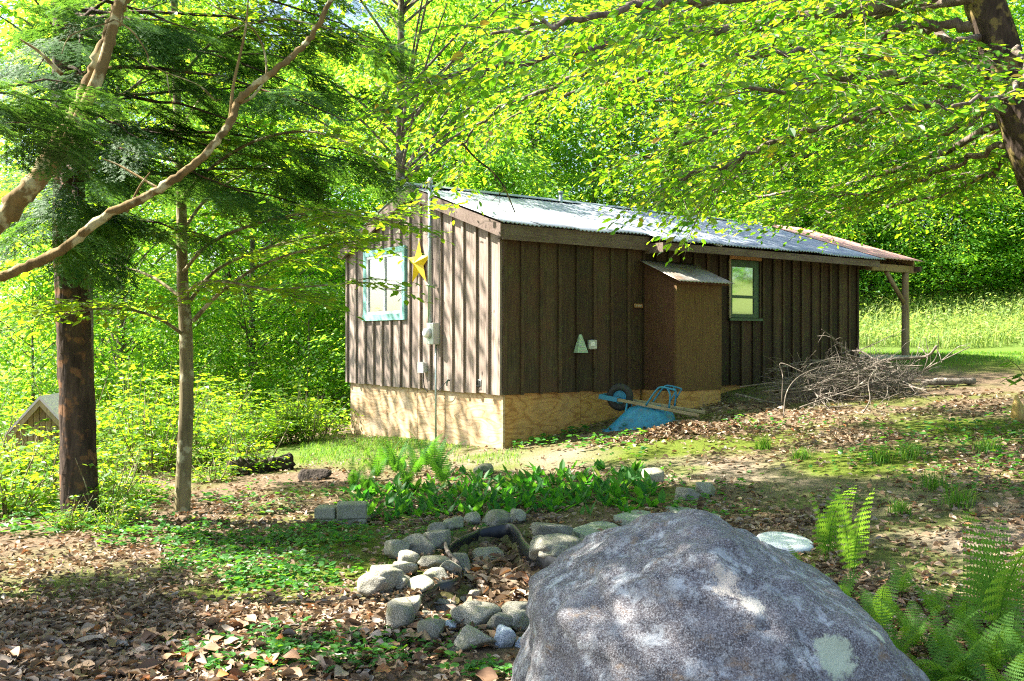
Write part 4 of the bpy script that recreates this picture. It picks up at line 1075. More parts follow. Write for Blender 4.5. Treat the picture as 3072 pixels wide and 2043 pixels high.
def limb_foliage(gl, gt, path, n, r_, reach=(.5, 1.1), nl=(9, 16), lsize=.09, t0=.15, hi=True, droop=.3, tilt=.35, updown=(-.35, .25), rad=.005):
    path = np.asarray(path)[:, :3]; L_ = np.concatenate([[0], np.cumsum(np.linalg.norm(np.diff(path, axis=0), axis=1))]); L_ /= L_[-1]
    tang = nrm(np.gradient(path, axis=0))
    for _ in range(n):
        t = r_.uniform(t0, 1)
        p = np.array([np.interp(t, L_, path[:, k]) for k in range(3)]); d = np.array([np.interp(t, L_, tang[:, k]) for k in range(3)])
        h = nrm(np.cross(d, [0, 0, 1.0])); s = r_.choice([-1, 1]); a = r_.uniform(.4, 1.3)
        dr = d * math.cos(a) + h * s * math.sin(a) + np.array([0, 0, r_.uniform(*updown)])
        ln_ = r_.uniform(*reach)
        # a side shoot carrying two or three leafy twigs
        dr = nrm(dr); mid = p + dr * ln_ * .5
        twig_spray(gl, gt, p, dr, ln_, r_.integers(*nl), lsize, r_, hi, droop, rad, tilt)
        for s2 in (-1, 1):
            hh = nrm(np.cross(dr, [0, 0, 1.0])) * s2
            pm = p + dr * ln_ * r_.uniform(.3, .6) + np.array([0, 0, -droop * ln_ * .2])
            twig_spray(gl, gt, pm, dr * .7 + hh * .7, ln_ * r_.uniform(.4, .6), r_.integers(max(4, nl[0] // 2), max(6, nl[1] * 2 // 3)), lsize, r_, hi, droop, rad * .7, tilt)

# ------------------------------------------------------------------ maple at right, reaching over the yard
r_ = np.random.default_rng(21)
maple = empty('maple_tree', (5.75, 9.1, .5), 0, 'dark mossy maple at the right edge, its long leafy limbs reaching over the cabin', 'tree')
mo = np.array([5.75, 9.1, .5])
gb = G(); gl = G(); gt = G(); gL = G()
tr = np.array([(5.85, 9.2, .2, .30), (5.6, 9.1, 1.6, .24), (5.25, 9.0, 2.7, .21), (4.95, 9.0, 3.5, .20), (4.65, 9.05, 4.6, .18), (4.35, 9.2, 6.0, .15), (4.1, 9.5, 8.0, .10), (4.0, 9.7, 10, .04)])
trs = smooth_path(tr, 6); gb.tube(trs[:, :3] - mo, trs[:, 3], 16, True, .04)
tr2 = np.array([(5.25, 9.0, 2.9, .16), (5.25, 8.8, 3.7, .15), (5.05, 8.6, 4.5, .14), (4.85, 8.5, 5.6, .12), (4.9, 8.3, 7.5, .07)])
trs2 = smooth_path(tr2, 6); gb.tube(trs2[:, :3] - mo, trs2[:, 3], 12, True, .04)
LIMBS = [
    ([(2960, -60, 9.0), (2750, 5, 8.8), (2500, 40, 8.5), (2230, 78, 8.2), (1970, 112, 8.0), (1740, 155, 7.8), (1500, 200, 7.6), (1220, 262, 7.4)], .075, 26),
    ([(2930, 80, 9.1), (2790, 78, 9.3), (2680, 95, 9.4), (2560, 200, 9.5), (2420, 270, 9.6), (2230, 370, 9.8), (2060, 430, 10.0), (1880, 480, 10.2)], .055, 22),
    ([(3030, 330, 9.0), (2870, 325, 8.8), (2700, 330, 8.6), (2560, 360, 8.4), (2430, 395, 8.2), (2310, 440, 8.1), (2170, 500, 8.0), (2040, 540, 8.0)], .042, 20),
    ([(2960, 200, 9.0), (2880, 160, 9.3), (2790, 75, 9.8), (2650, 120, 10.2), (2480, 250, 10.6), (2280, 330, 11.0), (2050, 300, 11.4), (1800, 330, 11.8)], .05, 22),
    ([(3040, 420, 9.0), (2930, 470, 9.6), (2800, 525, 10.2), (2640, 570, 10.8), (2450, 600, 11.4)], .035, 16),
    ([(2990, 260, 9.0), (2850, 265, 8.4), (2700, 240, 7.8), (2540, 230, 7.2), (2350, 260, 6.8), (2150, 250, 6.5)], .04, 16),
    ([(2950, -100, 9.0), (2650, -60, 8.0), (2300, -10, 7.2), (2000, 10, 6.6), (1700, 60, 6.2), (1480, 95, 6.0)], .05, 18),
    ([(3040, 150, 8.8), (3080, 200, 8.0), (3060, 260, 7.2), (2980, 300, 6.6), (2850, 330, 6.2)], .03, 8),
    ([(2900, -160, 9.2), (2500, -120, 10), (2100, -40, 11), (1750, 50, 12), (1450, 150, 12.5), (1300, 330, 12.5)], .07, 26),
    ([(3060, 350, 9.5), (3120, 420, 11), (3050, 480, 12), (2900, 520, 12.8), (2700, 560, 13.4)], .04, 16),
    ([(2950, -40, 9.5), (2700, 20, 11), (2400, 120, 12.4), (2150, 260, 13.4), (2050, 400, 13.8)], .05, 20),
    ([(2980, 100, 9.2), (2800, 160, 8.4), (2600, 170, 7.6), (2400, 160, 7.0), (2200, 170, 6.6)], .04, 16),
    ([(3010, 300, 9.2), (2850, 400, 9.6), (2650, 440, 10.2), (2450, 470, 10.8), (2250, 520, 11.4), (2100, 600, 11.8)], .04, 20),
    ([(2900, -80, 9.2), (2500, -60, 9.4), (2100, 20, 9.8), (1750, 220, 10.2), (1500, 330, 10.4), (1380, 440, 10.5)], .05, 24),
    ([(2930, 0, 9.0), (2600, 60, 10.0), (2250, 180, 10.6), (1950, 230, 11.0), (1650, 300, 11.4), (1450, 420, 11.6)], .05, 24),
    ([(3050, 450, 9.5), (2900, 560, 10.5), (2700, 610, 11.5), (2500, 635, 12.3), (2320, 630, 13)], .04, 18),
    ([(2990, 380, 9.6), (2700, 510, 11), (2450, 580, 12), (2250, 590, 12.6), (2100, 560, 13)], .04, 18),
    ([(3050, 200, 9.5), (3100, 260, 10.5), (3000, 380, 11.5), (2850, 470, 12.5), (2600, 520, 13.5)], .04, 20),
]
for pts, r0, nf in LIMBS:
    w = smooth_path([P(*q) for q in pts], 6)
    w = w + .02 * r_.standard_normal(w.shape)
    gL.tube(w - mo, np.linspace(r0, .010, len(w)) * 1.05, 8, True, .07)
    limb_foliage(gl, gt, w - mo, int(nf * 2.5), r_, (.4, 1.15), (11, 19), .086, .12, True, .28, .55)
# upper crown, above the picture: limbs all round
for k in range(20):
    a = r_.uniform(0, 2 * np.pi); zb0 = r_.uniform(5.0, 8.5); ln_ = r_.uniform(2.2, 4.6)
    p0 = np.array([np.interp(zb0, trs[:, 2], trs[:, 0]), np.interp(zb0, trs[:, 2], trs[:, 1]), zb0])
    e = p0 + np.array([math.cos(a) * ln_, math.sin(a) * ln_, r_.uniform(-.2, 1.2)])
    w = smooth_path([p0, (p0 + e) / 2 + [0, 0, .5], e], 6)
    gb.tube(w - mo, np.linspace(.06, .012, len(w)), 6, False)
    limb_foliage(gl, gt, w - mo, 9, r_, (.5, 1.2), (8, 14), .10, .25, False, .25, .4)
for pts, r0 in [([(1385, 430, 10.4), (1430, 480, 10.4), (1480, 520, 10.4), (1515, 570, 10.4), (1545, 640, 10.4)], .014), ([(1480, 520, 10.4), (1500, 590, 10.4), (1490, 630, 10.4)], .005), ([(1515, 570, 10.4), (1470, 610, 10.4)], .005)]:
    w = smooth_path([P(*q) for q in pts], 5); gb.tube(w - mo, np.linspace(r0, r0 * .5, len(w)), 6, False)
trunk_o = gb.build('trunk', MAT['bark_maple'], maple, True)
gL.build('limbs', MAT['bark_branch'], maple, True)['kind'] = 'stuff'
gt.build('twigs', MAT['bark_branch'], maple)['kind'] = 'stuff'
gl.build('crown', MAT['maple_leaf'], maple)

# ------------------------------------------------------------------ young beech left of the cabin
r_ = np.random.default_rng(33)
bb = on_ground(547, 1540); bo = bb.copy()
beech = empty('beech_tree', bb, 0, 'slender young beech with smooth grey trunk and layered yellow green leaves', 'tree')
gb = G(); gl = G(); gt = G()
Db = bb[1]
tr = np.array([(*P(545, 1560, Db), .082), (*P(552, 1400, Db), .072), (*P(560, 1200, Db), .068), (*P(558, 1000, Db), .064), (*P(548, 850, Db), .056), (*P(545, 650, Db), .05),
               (*P(535, 400, Db), .042), (*P(525, 100, Db), .034), (*P(520, -300, Db), .026), (*P(540, -700, Db), .012)])
trs = smooth_path(tr, 6); gb.tube(trs[:, :3] - bo, trs[:, 3], 14, True, .025)
BL = [([(580, 965, 0), (640, 900, -.1), (700, 850, -.2), (800, 790, -.2), (950, 745, -.3), (1120, 720, -.3)], .024, 16),
      ([(552, 930, 0), (640, 820, .2), (760, 760, .5), (900, 720, .8), (1050, 690, 1.0), (1250, 640, 1.2)], .022, 16),
      ([(555, 1010, 0), (480, 960, -.4), (380, 930, -.8), (280, 930, -1.2), (150, 940, -1.4)], .018, 12),
      ([(550, 900, 0), (450, 830, .3), (340, 800, .6), (220, 790, .8), (60, 800, 1.0)], .018, 12),
      ([(548, 820, 0), (620, 740, -.6), (720, 690, -1.0), (860, 650, -1.4), (1000, 640, -1.7), (1130, 660, -1.8)], .02, 13),
      ([(548, 760, 0), (470, 700, -.3), (350, 650, -.6), (200, 640, -.8), (40, 660, -.9)], .018, 12),
      ([(545, 700, 0), (620, 600, .5), (740, 520, 1.0), (900, 460, 1.5), (1050, 420, 1.9)], .02, 14),
      ([(545, 900, 0), (600, 850, -.5), (690, 850, -1.0), (800, 870, -1.4), (950, 860, -1.6), (1080, 850, -1.6)], .016, 12),
      ([(540, 600, 0), (640, 500, -.8), (780, 420, -1.4), (950, 400, -1.9), (1150, 480, -2.2)], .018, 12),
      ([(535, 500, 0), (420, 400, .8), (280, 340, 1.4), (120, 330, 2.0)], .018, 10),
      ([(535, 400, 0), (640, 260, .8), (800, 180, 1.6), (980, 160, 2.4)], .02, 12),
      ([(530, 250, 0), (650, 120, -.5), (820, 60, -1.0), (1000, 90, -1.4)], .018, 10)]
for pts, r0, nf in BL:
    w = smooth_path([P(a, b, Db + c) for a, b, c in pts], 6)
    gb.tube(w - bo, np.linspace(r0, .006, len(w)), 6, False, .03)
    limb_foliage(gl, gt, w - bo, int(nf * 1.5), r_, (.35, .85), (8, 13), .095, .18, True, .12, .28, (-.18, .22), .004)
gb.build('trunk', MAT['bark_beech'], beech, True); gt.build('twigs', MAT['bark_beech'], beech)['kind'] = 'stuff'; gl.build('crown', MAT['beech_leaf'], beech)

# ------------------------------------------------------------------ hemlock with the dark trunk
def hemlock_spray(seed):
    """flat fan of needled twigs about 0.5 m long, in the xy plane along +x"""
    r = np.random.default_rng(seed); V = []; 
    lines = [(np.array([0, 0, 0.]), np.array([1.0, 0, 0]), .52)]
    for k in range(15):
        s = 1 if k % 2 else -1; x = .04 + k * .030
        ln_ = (.25 * (1 - (x / .55) ** 1.3) + .05) * r.uniform(.75, 1.15)
        a = s * r.uniform(.75, 1.0); lines.append((np.array([x, 0, 0]), np.array([math.cos(a), math.sin(a), -.05]), ln_))
        if ln_ > .12:
            for j in range(3):
                b = a + (.6 if j % 2 else -.6); st_ = ln_ * (.3 + .2 * j)
                lines.append((np.array([x + math.cos(a) * st_, math.sin(a) * st_, 0]), np.array([math.cos(b), math.sin(b), -.05]), ln_ * .38))
    tri = []; n = 0
    for p, d, ln_ in lines:
        m_ = int(ln_ / .012); t = (np.arange(m_) + .5) / m_ * ln_
        h = np.array([-d[1], d[0], 0])
        for s in (-1, 1):
            b = p + d * t[:, None]; b[:, 2] -= .25 * (np.hypot(b[:, 0], b[:, 1]) ** 2)
            nl_ = .020 * r.uniform(.7, 1.2, m_)[:, None]
            e = b + (h * s * .92 + d * .4) * nl_ + np.stack([np.zeros(m_), np.zeros(m_), r.uniform(-.004, .004, m_)], -1)
            wv = d * .0060
            V.append(np.stack([b - wv, b + wv, e], 1).reshape(-1, 3))
    V = np.concatenate(V); return V, np.arange(len(V)).reshape(-1, 3)
SPR = [hemlock_spray(s) for s in (1, 2, 3)]
def place_spray(g, p, d, up, sc, r):
    d = nrm(d); s = nrm(np.cross(up, d)); u = np.cross(d, s)
    V, T = SPR[r.integers(3)]
    g.add((V * sc) @ np.stack([d, s, u]) + p, None, T)
def hemlock_branch(gb, gn, p0, az, ln_, rise, droop, r, r0=.025, dens=13, sc=(.75, 1.15)):
    d = np.array([math.cos(az), math.sin(az), rise]); t = np.linspace(0, 1, 9)
    w = p0 + d * (t[:, None] * ln_) + np.array([0, 0, -droop * ln_]) * (t[:, None] ** 2) + .015 * r.standard_normal((9, 3))
    gb.tube(w, np.linspace(r0, .004, 9), 5, False)
    tg_ = nrm(np.gradient(w, axis=0)); m_ = int(ln_ * dens)
    for k in range(m_):
        s = r.uniform(.18, 1.0); p = np.array([np.interp(s, t, w[:, j]) for j in range(3)]); dd_ = np.array([np.interp(s, t, tg_[:, j]) for j in range(3)])
        h = nrm(np.cross(dd_, [0, 0, 1.0])); sg = r.choice([-1, 1]); a = r.uniform(.35, 1.15)
        dr = dd_ * math.cos(a) + h * sg * math.sin(a) + np.array([0, 0, r.uniform(-.45, .05)])
        off = h * sg * r.uniform(0, .35) * (1 - s * .6)
        place_spray(gn, p + off + [0, 0, -.06 * r.random()], dr, nrm(np.array([0, 0, 1.0]) + .25 * r.standard_normal(3)), r.uniform(*sc), r)
    place_spray(gn, w[-1] - tg_[-1] * .1, tg_[-1], np.array([0, 0, 1.0]), r.uniform(*sc), r)
r_ = np.random.default_rng(44)
hb = on_ground(243, 1570); ho = hb.copy()
hem = empty('hemlock_tree', hb, 0, 'dark flaking hemlock trunk beside the young beech, under drooping needled boughs', 'tree')
gb = G(); gn = G()
Dh = hb[1]
tr = np.array([(*P(240, 1600, Dh), .175), (*P(238, 1500, Dh), .165), (*P(232, 1250, Dh), .157), (*P(222, 1000, Dh), .150), (*P(212, 800, Dh), .144), (*P(205, 500, Dh), .135), (*P(200, 100, Dh), .12), (*P(205, -500, Dh), .09), (*P(215, -1300, Dh), .03)])
trs = smooth_path(tr, 8); gb.tube(trs[:, :3] - ho, trs[:, 3], 22, True, .035)
gbr = G()
for k in range(36):
    z = 3.2 + (k / 35) ** 1.15 * 6.0; 
    az = R(r_.choice([r_.uniform(-60, 35), r_.uniform(-45, 20), r_.uniform(30, 120)], p=[.5, .3, .2]))
    ln_ = np.clip(3.7 - (z - 2.6) * .33, .8, 3.7) * r_.uniform(.7, 1.05)
    p0 = np.array([np.interp(z, trs[:, 2], trs[:, 0]), np.interp(z, trs[:, 2], trs[:, 1]), z]) - ho
    hemlock_branch(gbr, gn, p0, az, ln_, r_.uniform(-.02, .15), r_.uniform(.10, .30), r_, .024, 6.0 if z < 6 else 6)
# boughs that hang in front of the cabin's left end and low over the trunk
for (a, b, c), (d, e, f) in [((212, 560, Dh), (900, 520, 8.6)), ((210, 400, Dh), (1180, 520, 9.3)), ((212, 650, Dh), (640, 720, 8.2)), ((212, 600, Dh), (330, 790, 8.2)), ((210, 620, Dh), (60, 720, 8.0)),
                             ((205, 300, Dh), (1100, 300, 9.0)), ((205, 200, Dh), (900, 180, 8.0)), ((205, 420, Dh), (760, 600, 7.6)), ((208, 500, Dh), (1000, 640, 9.0)), ((203, 150, Dh), (1150, 130, 9.4)), ((200, 60, Dh), (600, 100, 7.4)),
                             ((205, 350, Dh), (420, 420, 7.2)), ((208, 330, Dh), (180, 420, 7.4)), ((208, 430, Dh), (300, 520, 7.4)), ((208, 520, Dh), (150, 640, 7.6)), ((210, 560, Dh), (270, 700, 7.5)), ((210, 640, Dh), (200, 770, 7.8)), ((206, 200, Dh), (280, 280, 7.3)), ((206, 120, Dh), (120, 200, 7.3)), ((206, 60, Dh), (400, 60, 7.2)), ((205, 250, Dh), (40, 330, 7.2)), ((208, 480, Dh), (230, 600, 7.6)), ((205, 100, Dh), (250, 130, 7.0))]:
    A_ = P(a, b, c); B_ = P(d, e, f); v = B_ - A_; h = np.hypot(v[0], v[1]); az = math.atan2(v[1], v[0]); droop = .14
    hemlock_branch(gbr, gn, A_ - ho, az, h, v[2] / h + droop, droop, r_, .020, 9)
gb.build('trunk', MAT['bark_hemlock'], hem, True); gbr.build('boughs', MAT['bark_hemlock'], hem, True); gn.build('crown', MAT['hemlock'], hem)

# leaning lichened tree whose two stems cross the upper left of the view
r_ = np.random.default_rng(55)
lo = np.array([-5.0, 6.3, float(gz(-5.0, 6.3))])
lean = empty('leaning_tree', lo, 0, 'leaning tree with two lichen-spotted stems crossing in front of the hemlock', 'tree')
gb = G()
s1 = np.array([(*lo + [0, 0, -.2], .13), (-4.55, 6.2, .9, .105), (*P(-250, 860, 6.1), .095), (*P(-20, 680, 6.0), .085), (*P(95, 560, 6.0), .078), (*P(170, 440, 6.0), .07), (*P(250, 300, 6.0), .06), (*P(310, 150, 6.0), .055), (*P(360, 20, 6.0), .052), (*P(420, -160, 6.0), .045), (*P(560, -700, 6.2), .02)])
q = smooth_path(s1, 10); gb.tube(q[:, :3] - lo + .006 * r_.standard_normal((len(q), 3)), q[:, 3] * .78, 14, True, .06)
s1b = np.array([(*P(150, 520, 6.02), .03), (*P(215, 400, 5.95), .036), (*P(300, 220, 5.93), .036), (*P(345, 60, 5.95), .03), (*P(420, -200, 5.9), .02)])
q = smooth_path(s1b, 6); gb.tube(q[:, :3] - lo, q[:, 3], 10, True, .03)
s2 = np.array([(-4.95, 6.35, .1, .07), (-4.5, 6.45, 1.1, .055), (*P(-150, 880, 6.5), .047), (*P(10, 830, 6.5), .044), (*P(180, 755, 6.5), .042), (*P(320, 650, 6.5), .040), (*P(480, 570, 6.5), .037), (*P(600, 480, 6.5), .034), (*P(690, 370, 6.55), .034),
               (*P(720, 300, 6.6), .032), (*P(830, 210, 6.6), .028), (*P(920, 130, 6.7), .026), (*P(985, 20, 6.7), .022), (*P(1040, -120, 6.8), .018), (*P(1150, -500, 7), .008)])
q2 = smooth_path(s2, 10); gb.tube(q2[:, :3] - lo + .004 * r_.standard_normal((len(q2), 3)), q2[:, 3] * .78, 10, True, .08)
# bare side twigs
for pts, r0 in [([(345, 60, 5.9), (310, 75, 5.8), (230, 100, 5.7), (200, 125, 5.7), (185, 165, 5.7)], .006), ([(345, 60, 5.9), (400, 100, 5.8), (440, 160, 5.8), (450, 195, 5.8), (500, 220, 5.8), (600, 260, 5.8), (650, 310, 5.8)], .006),
                ([(500, 220, 5.8), (510, 290, 5.8), (530, 340, 5.8)], .004), ([(600, 260, 5.8), (640, 300, 5.8), (665, 300, 5.8)], .003), ([(185, 225, 6.1), (120, 160, 6.1), (60, 120, 6.1)], .016), ([(690, 370, 6.6), (700, 260, 6.6), (735, 100, 6.6), (745, 0, 6.6)], .014),
                ([(700, 320, 6.6), (760, 290, 6.7), (800, 210, 6.8), (760, 90, 6.8), (620, 10, 6.8)], .012), ([(480, 570, 6.5), (360, 500, 6.6), (310, 480, 6.6)], .010), ([(380, 640, 6.5), (420, 560, 6.5), (450, 520, 6.5)], .010)]:
    w = smooth_path([P(*t) for t in pts], 5); gb.tube(w - lo, np.linspace(r0, r0 * .4, len(w)), 6, False)
gb.build('trunk', MAT['bark_stem'], lean, True)
gl = G(); gt = G()
for k in range(24):  # unseen crown above the view, enlarged to shade the foreground
    z = r_.uniform(4.3, 6.3); p0 = np.array([np.interp(z, s1[:, 2], s1[:, 0]), 6.1, z]); a = r_.uniform(0, 2 * np.pi); e = p0 + np.array([math.cos(a), math.sin(a), .35]) * r_.uniform(1.0, 2.3)
    w = smooth_path([p0, (p0 + e) / 2 + [0, 0, .1], e], 4); gt.tube(w - lo, np.linspace(.02, .006, len(w)), 5, False)
    limb_foliage(gl, gt, w - lo, 9, r_, (.4, .9), (8, 13), .095, .2, False, .15, .35, (-.1, .3))
gt.build('twigs', MAT['bark_stem'], lean)['kind'] = 'stuff'; gl.build('crown', MAT['beech_leaf'], lean)
# needled bough tips poking in at the left edge, from a second hemlock out of view
h2 = empty('hemlock_tree', (-4.6, 4.6, float(gz(-4.6, 4.6))), 0, 'hemlock standing outside the left edge, its pale green bough tips poking in', 'tree')
h2o = np.array(h2.location); gb = G(); gn = G(); gbr = G(); r_ = np.random.default_rng(66)
gb.tube(smooth_path(np.array([(0, 0, -.2), (.05, 0, 2), (.02, .05, 4), (0, 0, 8)]), 5), np.linspace(.15, .05, 16), 14, True, .03)
for (a, b, c), (d, e, f) in [((-500, 330, 5), (225, 245, 5.0)), ((-500, 300, 5), (190, 300, 5.1)), ((-500, 420, 5.0), (120, 365, 5.0))]:
    A_ = P(a, b, c); B_ = P(d, e, f); v = B_ - A_; h = np.hypot(v[0], v[1]); hemlock_branch(gbr, gn, A_ - h2o, math.atan2(v[1], v[0]), h, v[2] / h + .1, .1, r_, .014, 15, (.6, .9))
for k in range(25):  # high boughs out of view, added to keep sun off the boulder
    hemlock_branch(gbr, gn, np.array([0, 0, 4.3 + k * .135]), R(r_.uniform(-110, 60)), r_.uniform(1.8, 3.4) * (1 - k * .012), .12, .12, r_, .02, 7)
for k in range(9):  # low boughs left of the view, added to shade the near ground
    hemlock_branch(gbr, gn, np.array([0, 0, 1.8 + k * .30]), R(r_.uniform(85, 185)), r_.uniform(1.2, 2.5), .08, .15, r_, .02, 9)
gb.build('trunk', MAT['bark_hemlock'], h2, True); gbr.build('boughs', MAT['bark_hemlock'], h2)['kind'] = 'stuff'; gn.build('crown', MAT['hemlock'], h2)

# ------------------------------------------------------------------ forest behind
def crown_tree(seed, H, Rw, zlow, n_cl, per, lsize, trunk_r, narrow=1.0, lean_=.0):
    r = np.random.default_rng(seed); gb = G(); gl = G()
    tp = smooth_path(np.array([(0, 0, -.4), (lean_ * .2, .1 * r.standard_normal(), H * .3), (lean_ * .6, .15 * r.standard_normal(), H * .65), (lean_, 0, H * .97)]), 6)
    gb.tube(tp, np.linspace(trunk_r, trunk_r * .12, len(tp)), 9, True, .03)
    lob = [(r.uniform(0, 6.28), r.uniform(.2, .9), r.uniform(.7, 1.25)) for _ in range(9)]
    cs = []
    for k in range(n_cl):
        u = r.uniform(0, 1) ** .85; z = zlow + u * (H - zlow); a = r.uniform(0, 6.28)
        prof_ = math.sin(math.pi * min(1, max(.04, .12 + u * .86)) ** .8) ** .7 * Rw * narrow
        f = 1.0
        for la, lz, ls in lob:
            if abs((a - la + math.pi) % (2 * math.pi) - math.pi) < .7 and abs(u - lz) < .16: f = ls
        rad = prof_ * f * math.sqrt(r.uniform(.12, 1))
        cx_ = np.interp(z, tp[:, 2], tp[:, 0]); c_ = np.array([cx_ + math.cos(a) * rad, np.interp(z, tp[:, 2], tp[:, 1]) + math.sin(a) * rad, z]); cs.append((c_, a))
        if k % 5 == 0:
            z0 = max(zlow * .7, z - rad * .7); b0 = np.array([np.interp(z0, tp[:, 2], tp[:, 0]), np.interp(z0, tp[:, 2], tp[:, 1]), z0])
            w = smooth_path([b0, (b0 + c_) / 2 + [0, 0, .1 * rad], c_], 3); gb.tube(w, np.linspace(trunk_r * .22, .01, len(w)), 5, False)
    for c_, a in cs:
        n = int(per * r.uniform(.6, 1.4)); rs = r.uniform(.45, .95)
        ph = r.uniform(0, 6.28, n); rr2 = rs * np.sqrt(r.random(n))
        out_ = np.array([math.cos(a), math.sin(a), -.25])
        pos = c_ + np.stack([rr2 * np.cos(ph), rr2 * np.sin(ph), r.normal(0, .10, n) - .25 * rr2 ** 2], -1)
        ax = np.stack([np.cos(ph), np.sin(ph), r.uniform(-.7, .05, n)], -1) * .8 + out_ * .5
        ls = lsize * r.uniform(.65, 1.25, n)
        leaves(gl, pos, ax, up_normals(n, .42, r), ls, ls * r.uniform(.55, .75, n), False)
    return gb, gl
VAR = []
for k, a in enumerate([(1, 13.5, 4.0, 1.4, 330, 56, .16, .16), (2, 11.0, 3.5, .8, 290, 56, .155, .13), (3, 15.5, 4.3, 2.6, 350, 56, .165, .19, 1.0, .8), (4, 7.5, 2.9, .3, 230, 52, .14, .08), (5, 4.6, 2.1, .1, 160, 50, .125, .05)]):
    gb, gl = crown_tree(*a)
    VAR.append((mk_mesh('trunk', np.vstack(gb.V), np.vstack(gb.Q), np.vstack(gb.T), MAT['bark_forest'], True), mk_mesh('crown', np.vstack(gl.V), EMPTYQ, np.vstack(gl.T), MAT['forest_leaf'])))
TREES = []
def forest_tree(x, y, k, s, rz, label, group):
    px = 1536 + F * x / y
    if px < 0: w = 'beyond the left edge of the view'
    elif px < 300: w = 'in the woods behind the dark hemlock trunk'
    elif px < 620: w = 'in the woods behind the young beech trunk'
    elif px < 1000: w = 'in the woods between the young beech and the cabin'
    elif px < 1400: w = 'in the woods behind the gable peak'
    elif px < 1900: w = 'on the bank behind the near half of the roof'
    elif px < 2450: w = 'on the bank behind the far half of the roof'
    elif px < 2760: w = 'on the bank seen past the porch'
    elif px < 3100: w = 'on the bank right of the porch post'
    else: w = 'beyond the right edge of the view'
    group = 'trees of the surrounding woods' if k < 3 else 'low trees of the surrounding woods'
    row = ', front row' if y < 29.5 else ', middle row' if y < 36 else ', back row'
    label = ('tall broad tree ', 'medium leafy tree ', 'tallest high-crowned tree ', 'low bushy tree ', 'small shrub-like tree ')[k] + w + ('' if 'beyond' in w else row)
    t = empty(('tall_tree', 'forest_tree', 'tall_tree', 'understory_tree', 'understory_tree')[k], (x, y, float(gz(x, y))), rz, label, 'tree', group); t.scale = (s, s, s * random.uniform(.92, 1.08))
    link('trunk', VAR[k][0], t); link('crown', VAR[k][1], t)
    TREES.append(t); return t
r_ = np.random.default_rng(77)
LB = 'leafy deciduous forest tree on the bank behind the cabin'
LL = 'leafy forest tree in the shaded woods left of the cabin'
LU = 'low bushy understory tree with foliage down to the ground in the woods'
# bank behind the cabin and right
for x, y, k, s in [(-.5, 26, 3, .9), (1.0, 33, 1, .95), (6.2, 33.5, 3, .9), (10.5, 35.0, 1, .9), (13.2, 34.5, 3, .9), (15.6, 34.5, 1, .9), (18.4, 33, 3, 1.0), (20.8, 33.5, 1, .95), (23.5, 31.0, 3, 1.1), (8.3, 33.5, 3, .8), (16.8, 33, 3, .8), (21.8, 31.5, 3, .9), (9.6, 32.4, 4, .8), (11.4, 32.6, 4, .95), (13.0, 32.6, 4, .8), (14.6, 32.2, 4, .95), (16.2, 32.0, 4, .85), (17.8, 31.6, 4, .95), (19.4, 31.4, 4, .9), (21, 31, 4, 1.0), (7.6, 32.2, 4, .8), (12.2, 34.6, 4, 1.2), (15.4, 34.2, 4, 1.2), (18.6, 33.6, 4, 1.2),
                   (3.0, 37, 0, 1.0), (16, 11, 1, 1.0), (18.5, 16, 0, 1.0), (15.5, 20.5, 3, 1.0), (21, 20, 1, 1.1), (17, 6, 0, 1.0), (22, 13, 2, 1.0), (6.4, 37, 2, .95), (9.5, 38.5, 0, 1.05), (12.8, 39, 2, .95), (16.2, 39, 0, 1.05), (19.6, 38.5, 2, 1.0), (23.2, 37, 0, 1.1), (26.5, 35.5, 1, 1.2),
                   (4, 41, 2, 1.1), (8, 44, 0, 1.2), (13.5, 45, 2, 1.2), (18, 45, 0, 1.25), (22.5, 44, 2, 1.2), (27, 42, 0, 1.2), (0, 37, 2, 1.05)]:
    forest_tree(x + r_.uniform(-.5, .5), y + .5 + r_.uniform(-.5, .5), k, s, r_.uniform(0, 6.28), LU if k >= 3 else LB, 'understory trees in the woods' if k >= 3 else 'trees on the bank behind the cabin')
for x, y, k, s in [(-1.5, 28, 1, 1.0), (-4.5, 30, 0, .95), (-8, 28.5, 1, 1.0), (-11.5, 27, 0, .95), (-3, 35, 2, 1.0), (-7, 36, 0, 1.1), (-11, 35, 2, 1.0), (-15, 33, 0, 1.1), (-5, 43, 2, 1.15), (-10, 44, 0, 1.2), (-15, 43, 2, 1.2), (-20, 40, 0, 1.2), (-1, 45, 0, 1.2)]:
    forest_tree(x + r_.uniform(-.5, .5), y + r_.uniform(-.5, .5), k, s, r_.uniform(0, 6.28), LL, 'trees in the woods left of the cabin')
for x, y, s in [(-2.5, 24, .9), (-5.5, 25, .9), (-8.8, 24.5, 1.0), (-11.8, 23, 1.0), (-6.8, 31, 1.1), (-12.5, 31, 1.1), (-1, 32.5, 1.1), (-9.5, 39, 1.3), (-16.5, 38, 1.3), (-4, 38.5, 1.3)]:
    forest_tree(x, y, 4, s, r_.uniform(0, 6.28), LU, 'understory trees in the woods')

for seed, x, y, H, Rw, zl, ncl, lab in [(11, -8.2, 18.0, 14.5, 3.4, 6.8, 170, 'tall straight tree behind the hemlock trunk, its high crown above the view'), (12, -2.3, 19.2, 14.0, 3.7, 6.2, 250, 'tall tree rising close behind the cabin ridge')]:
    gb, gl = crown_tree(seed, H, Rw, zl, ncl, 50, .15, .15)
    t = empty('tall_tree', (x, y, float(gz(x, y))), 0, lab, 'tree'); gb.build('trunk', MAT['bark_forest'], t, True); gl.build('crown', MAT['forest_leaf'], t)

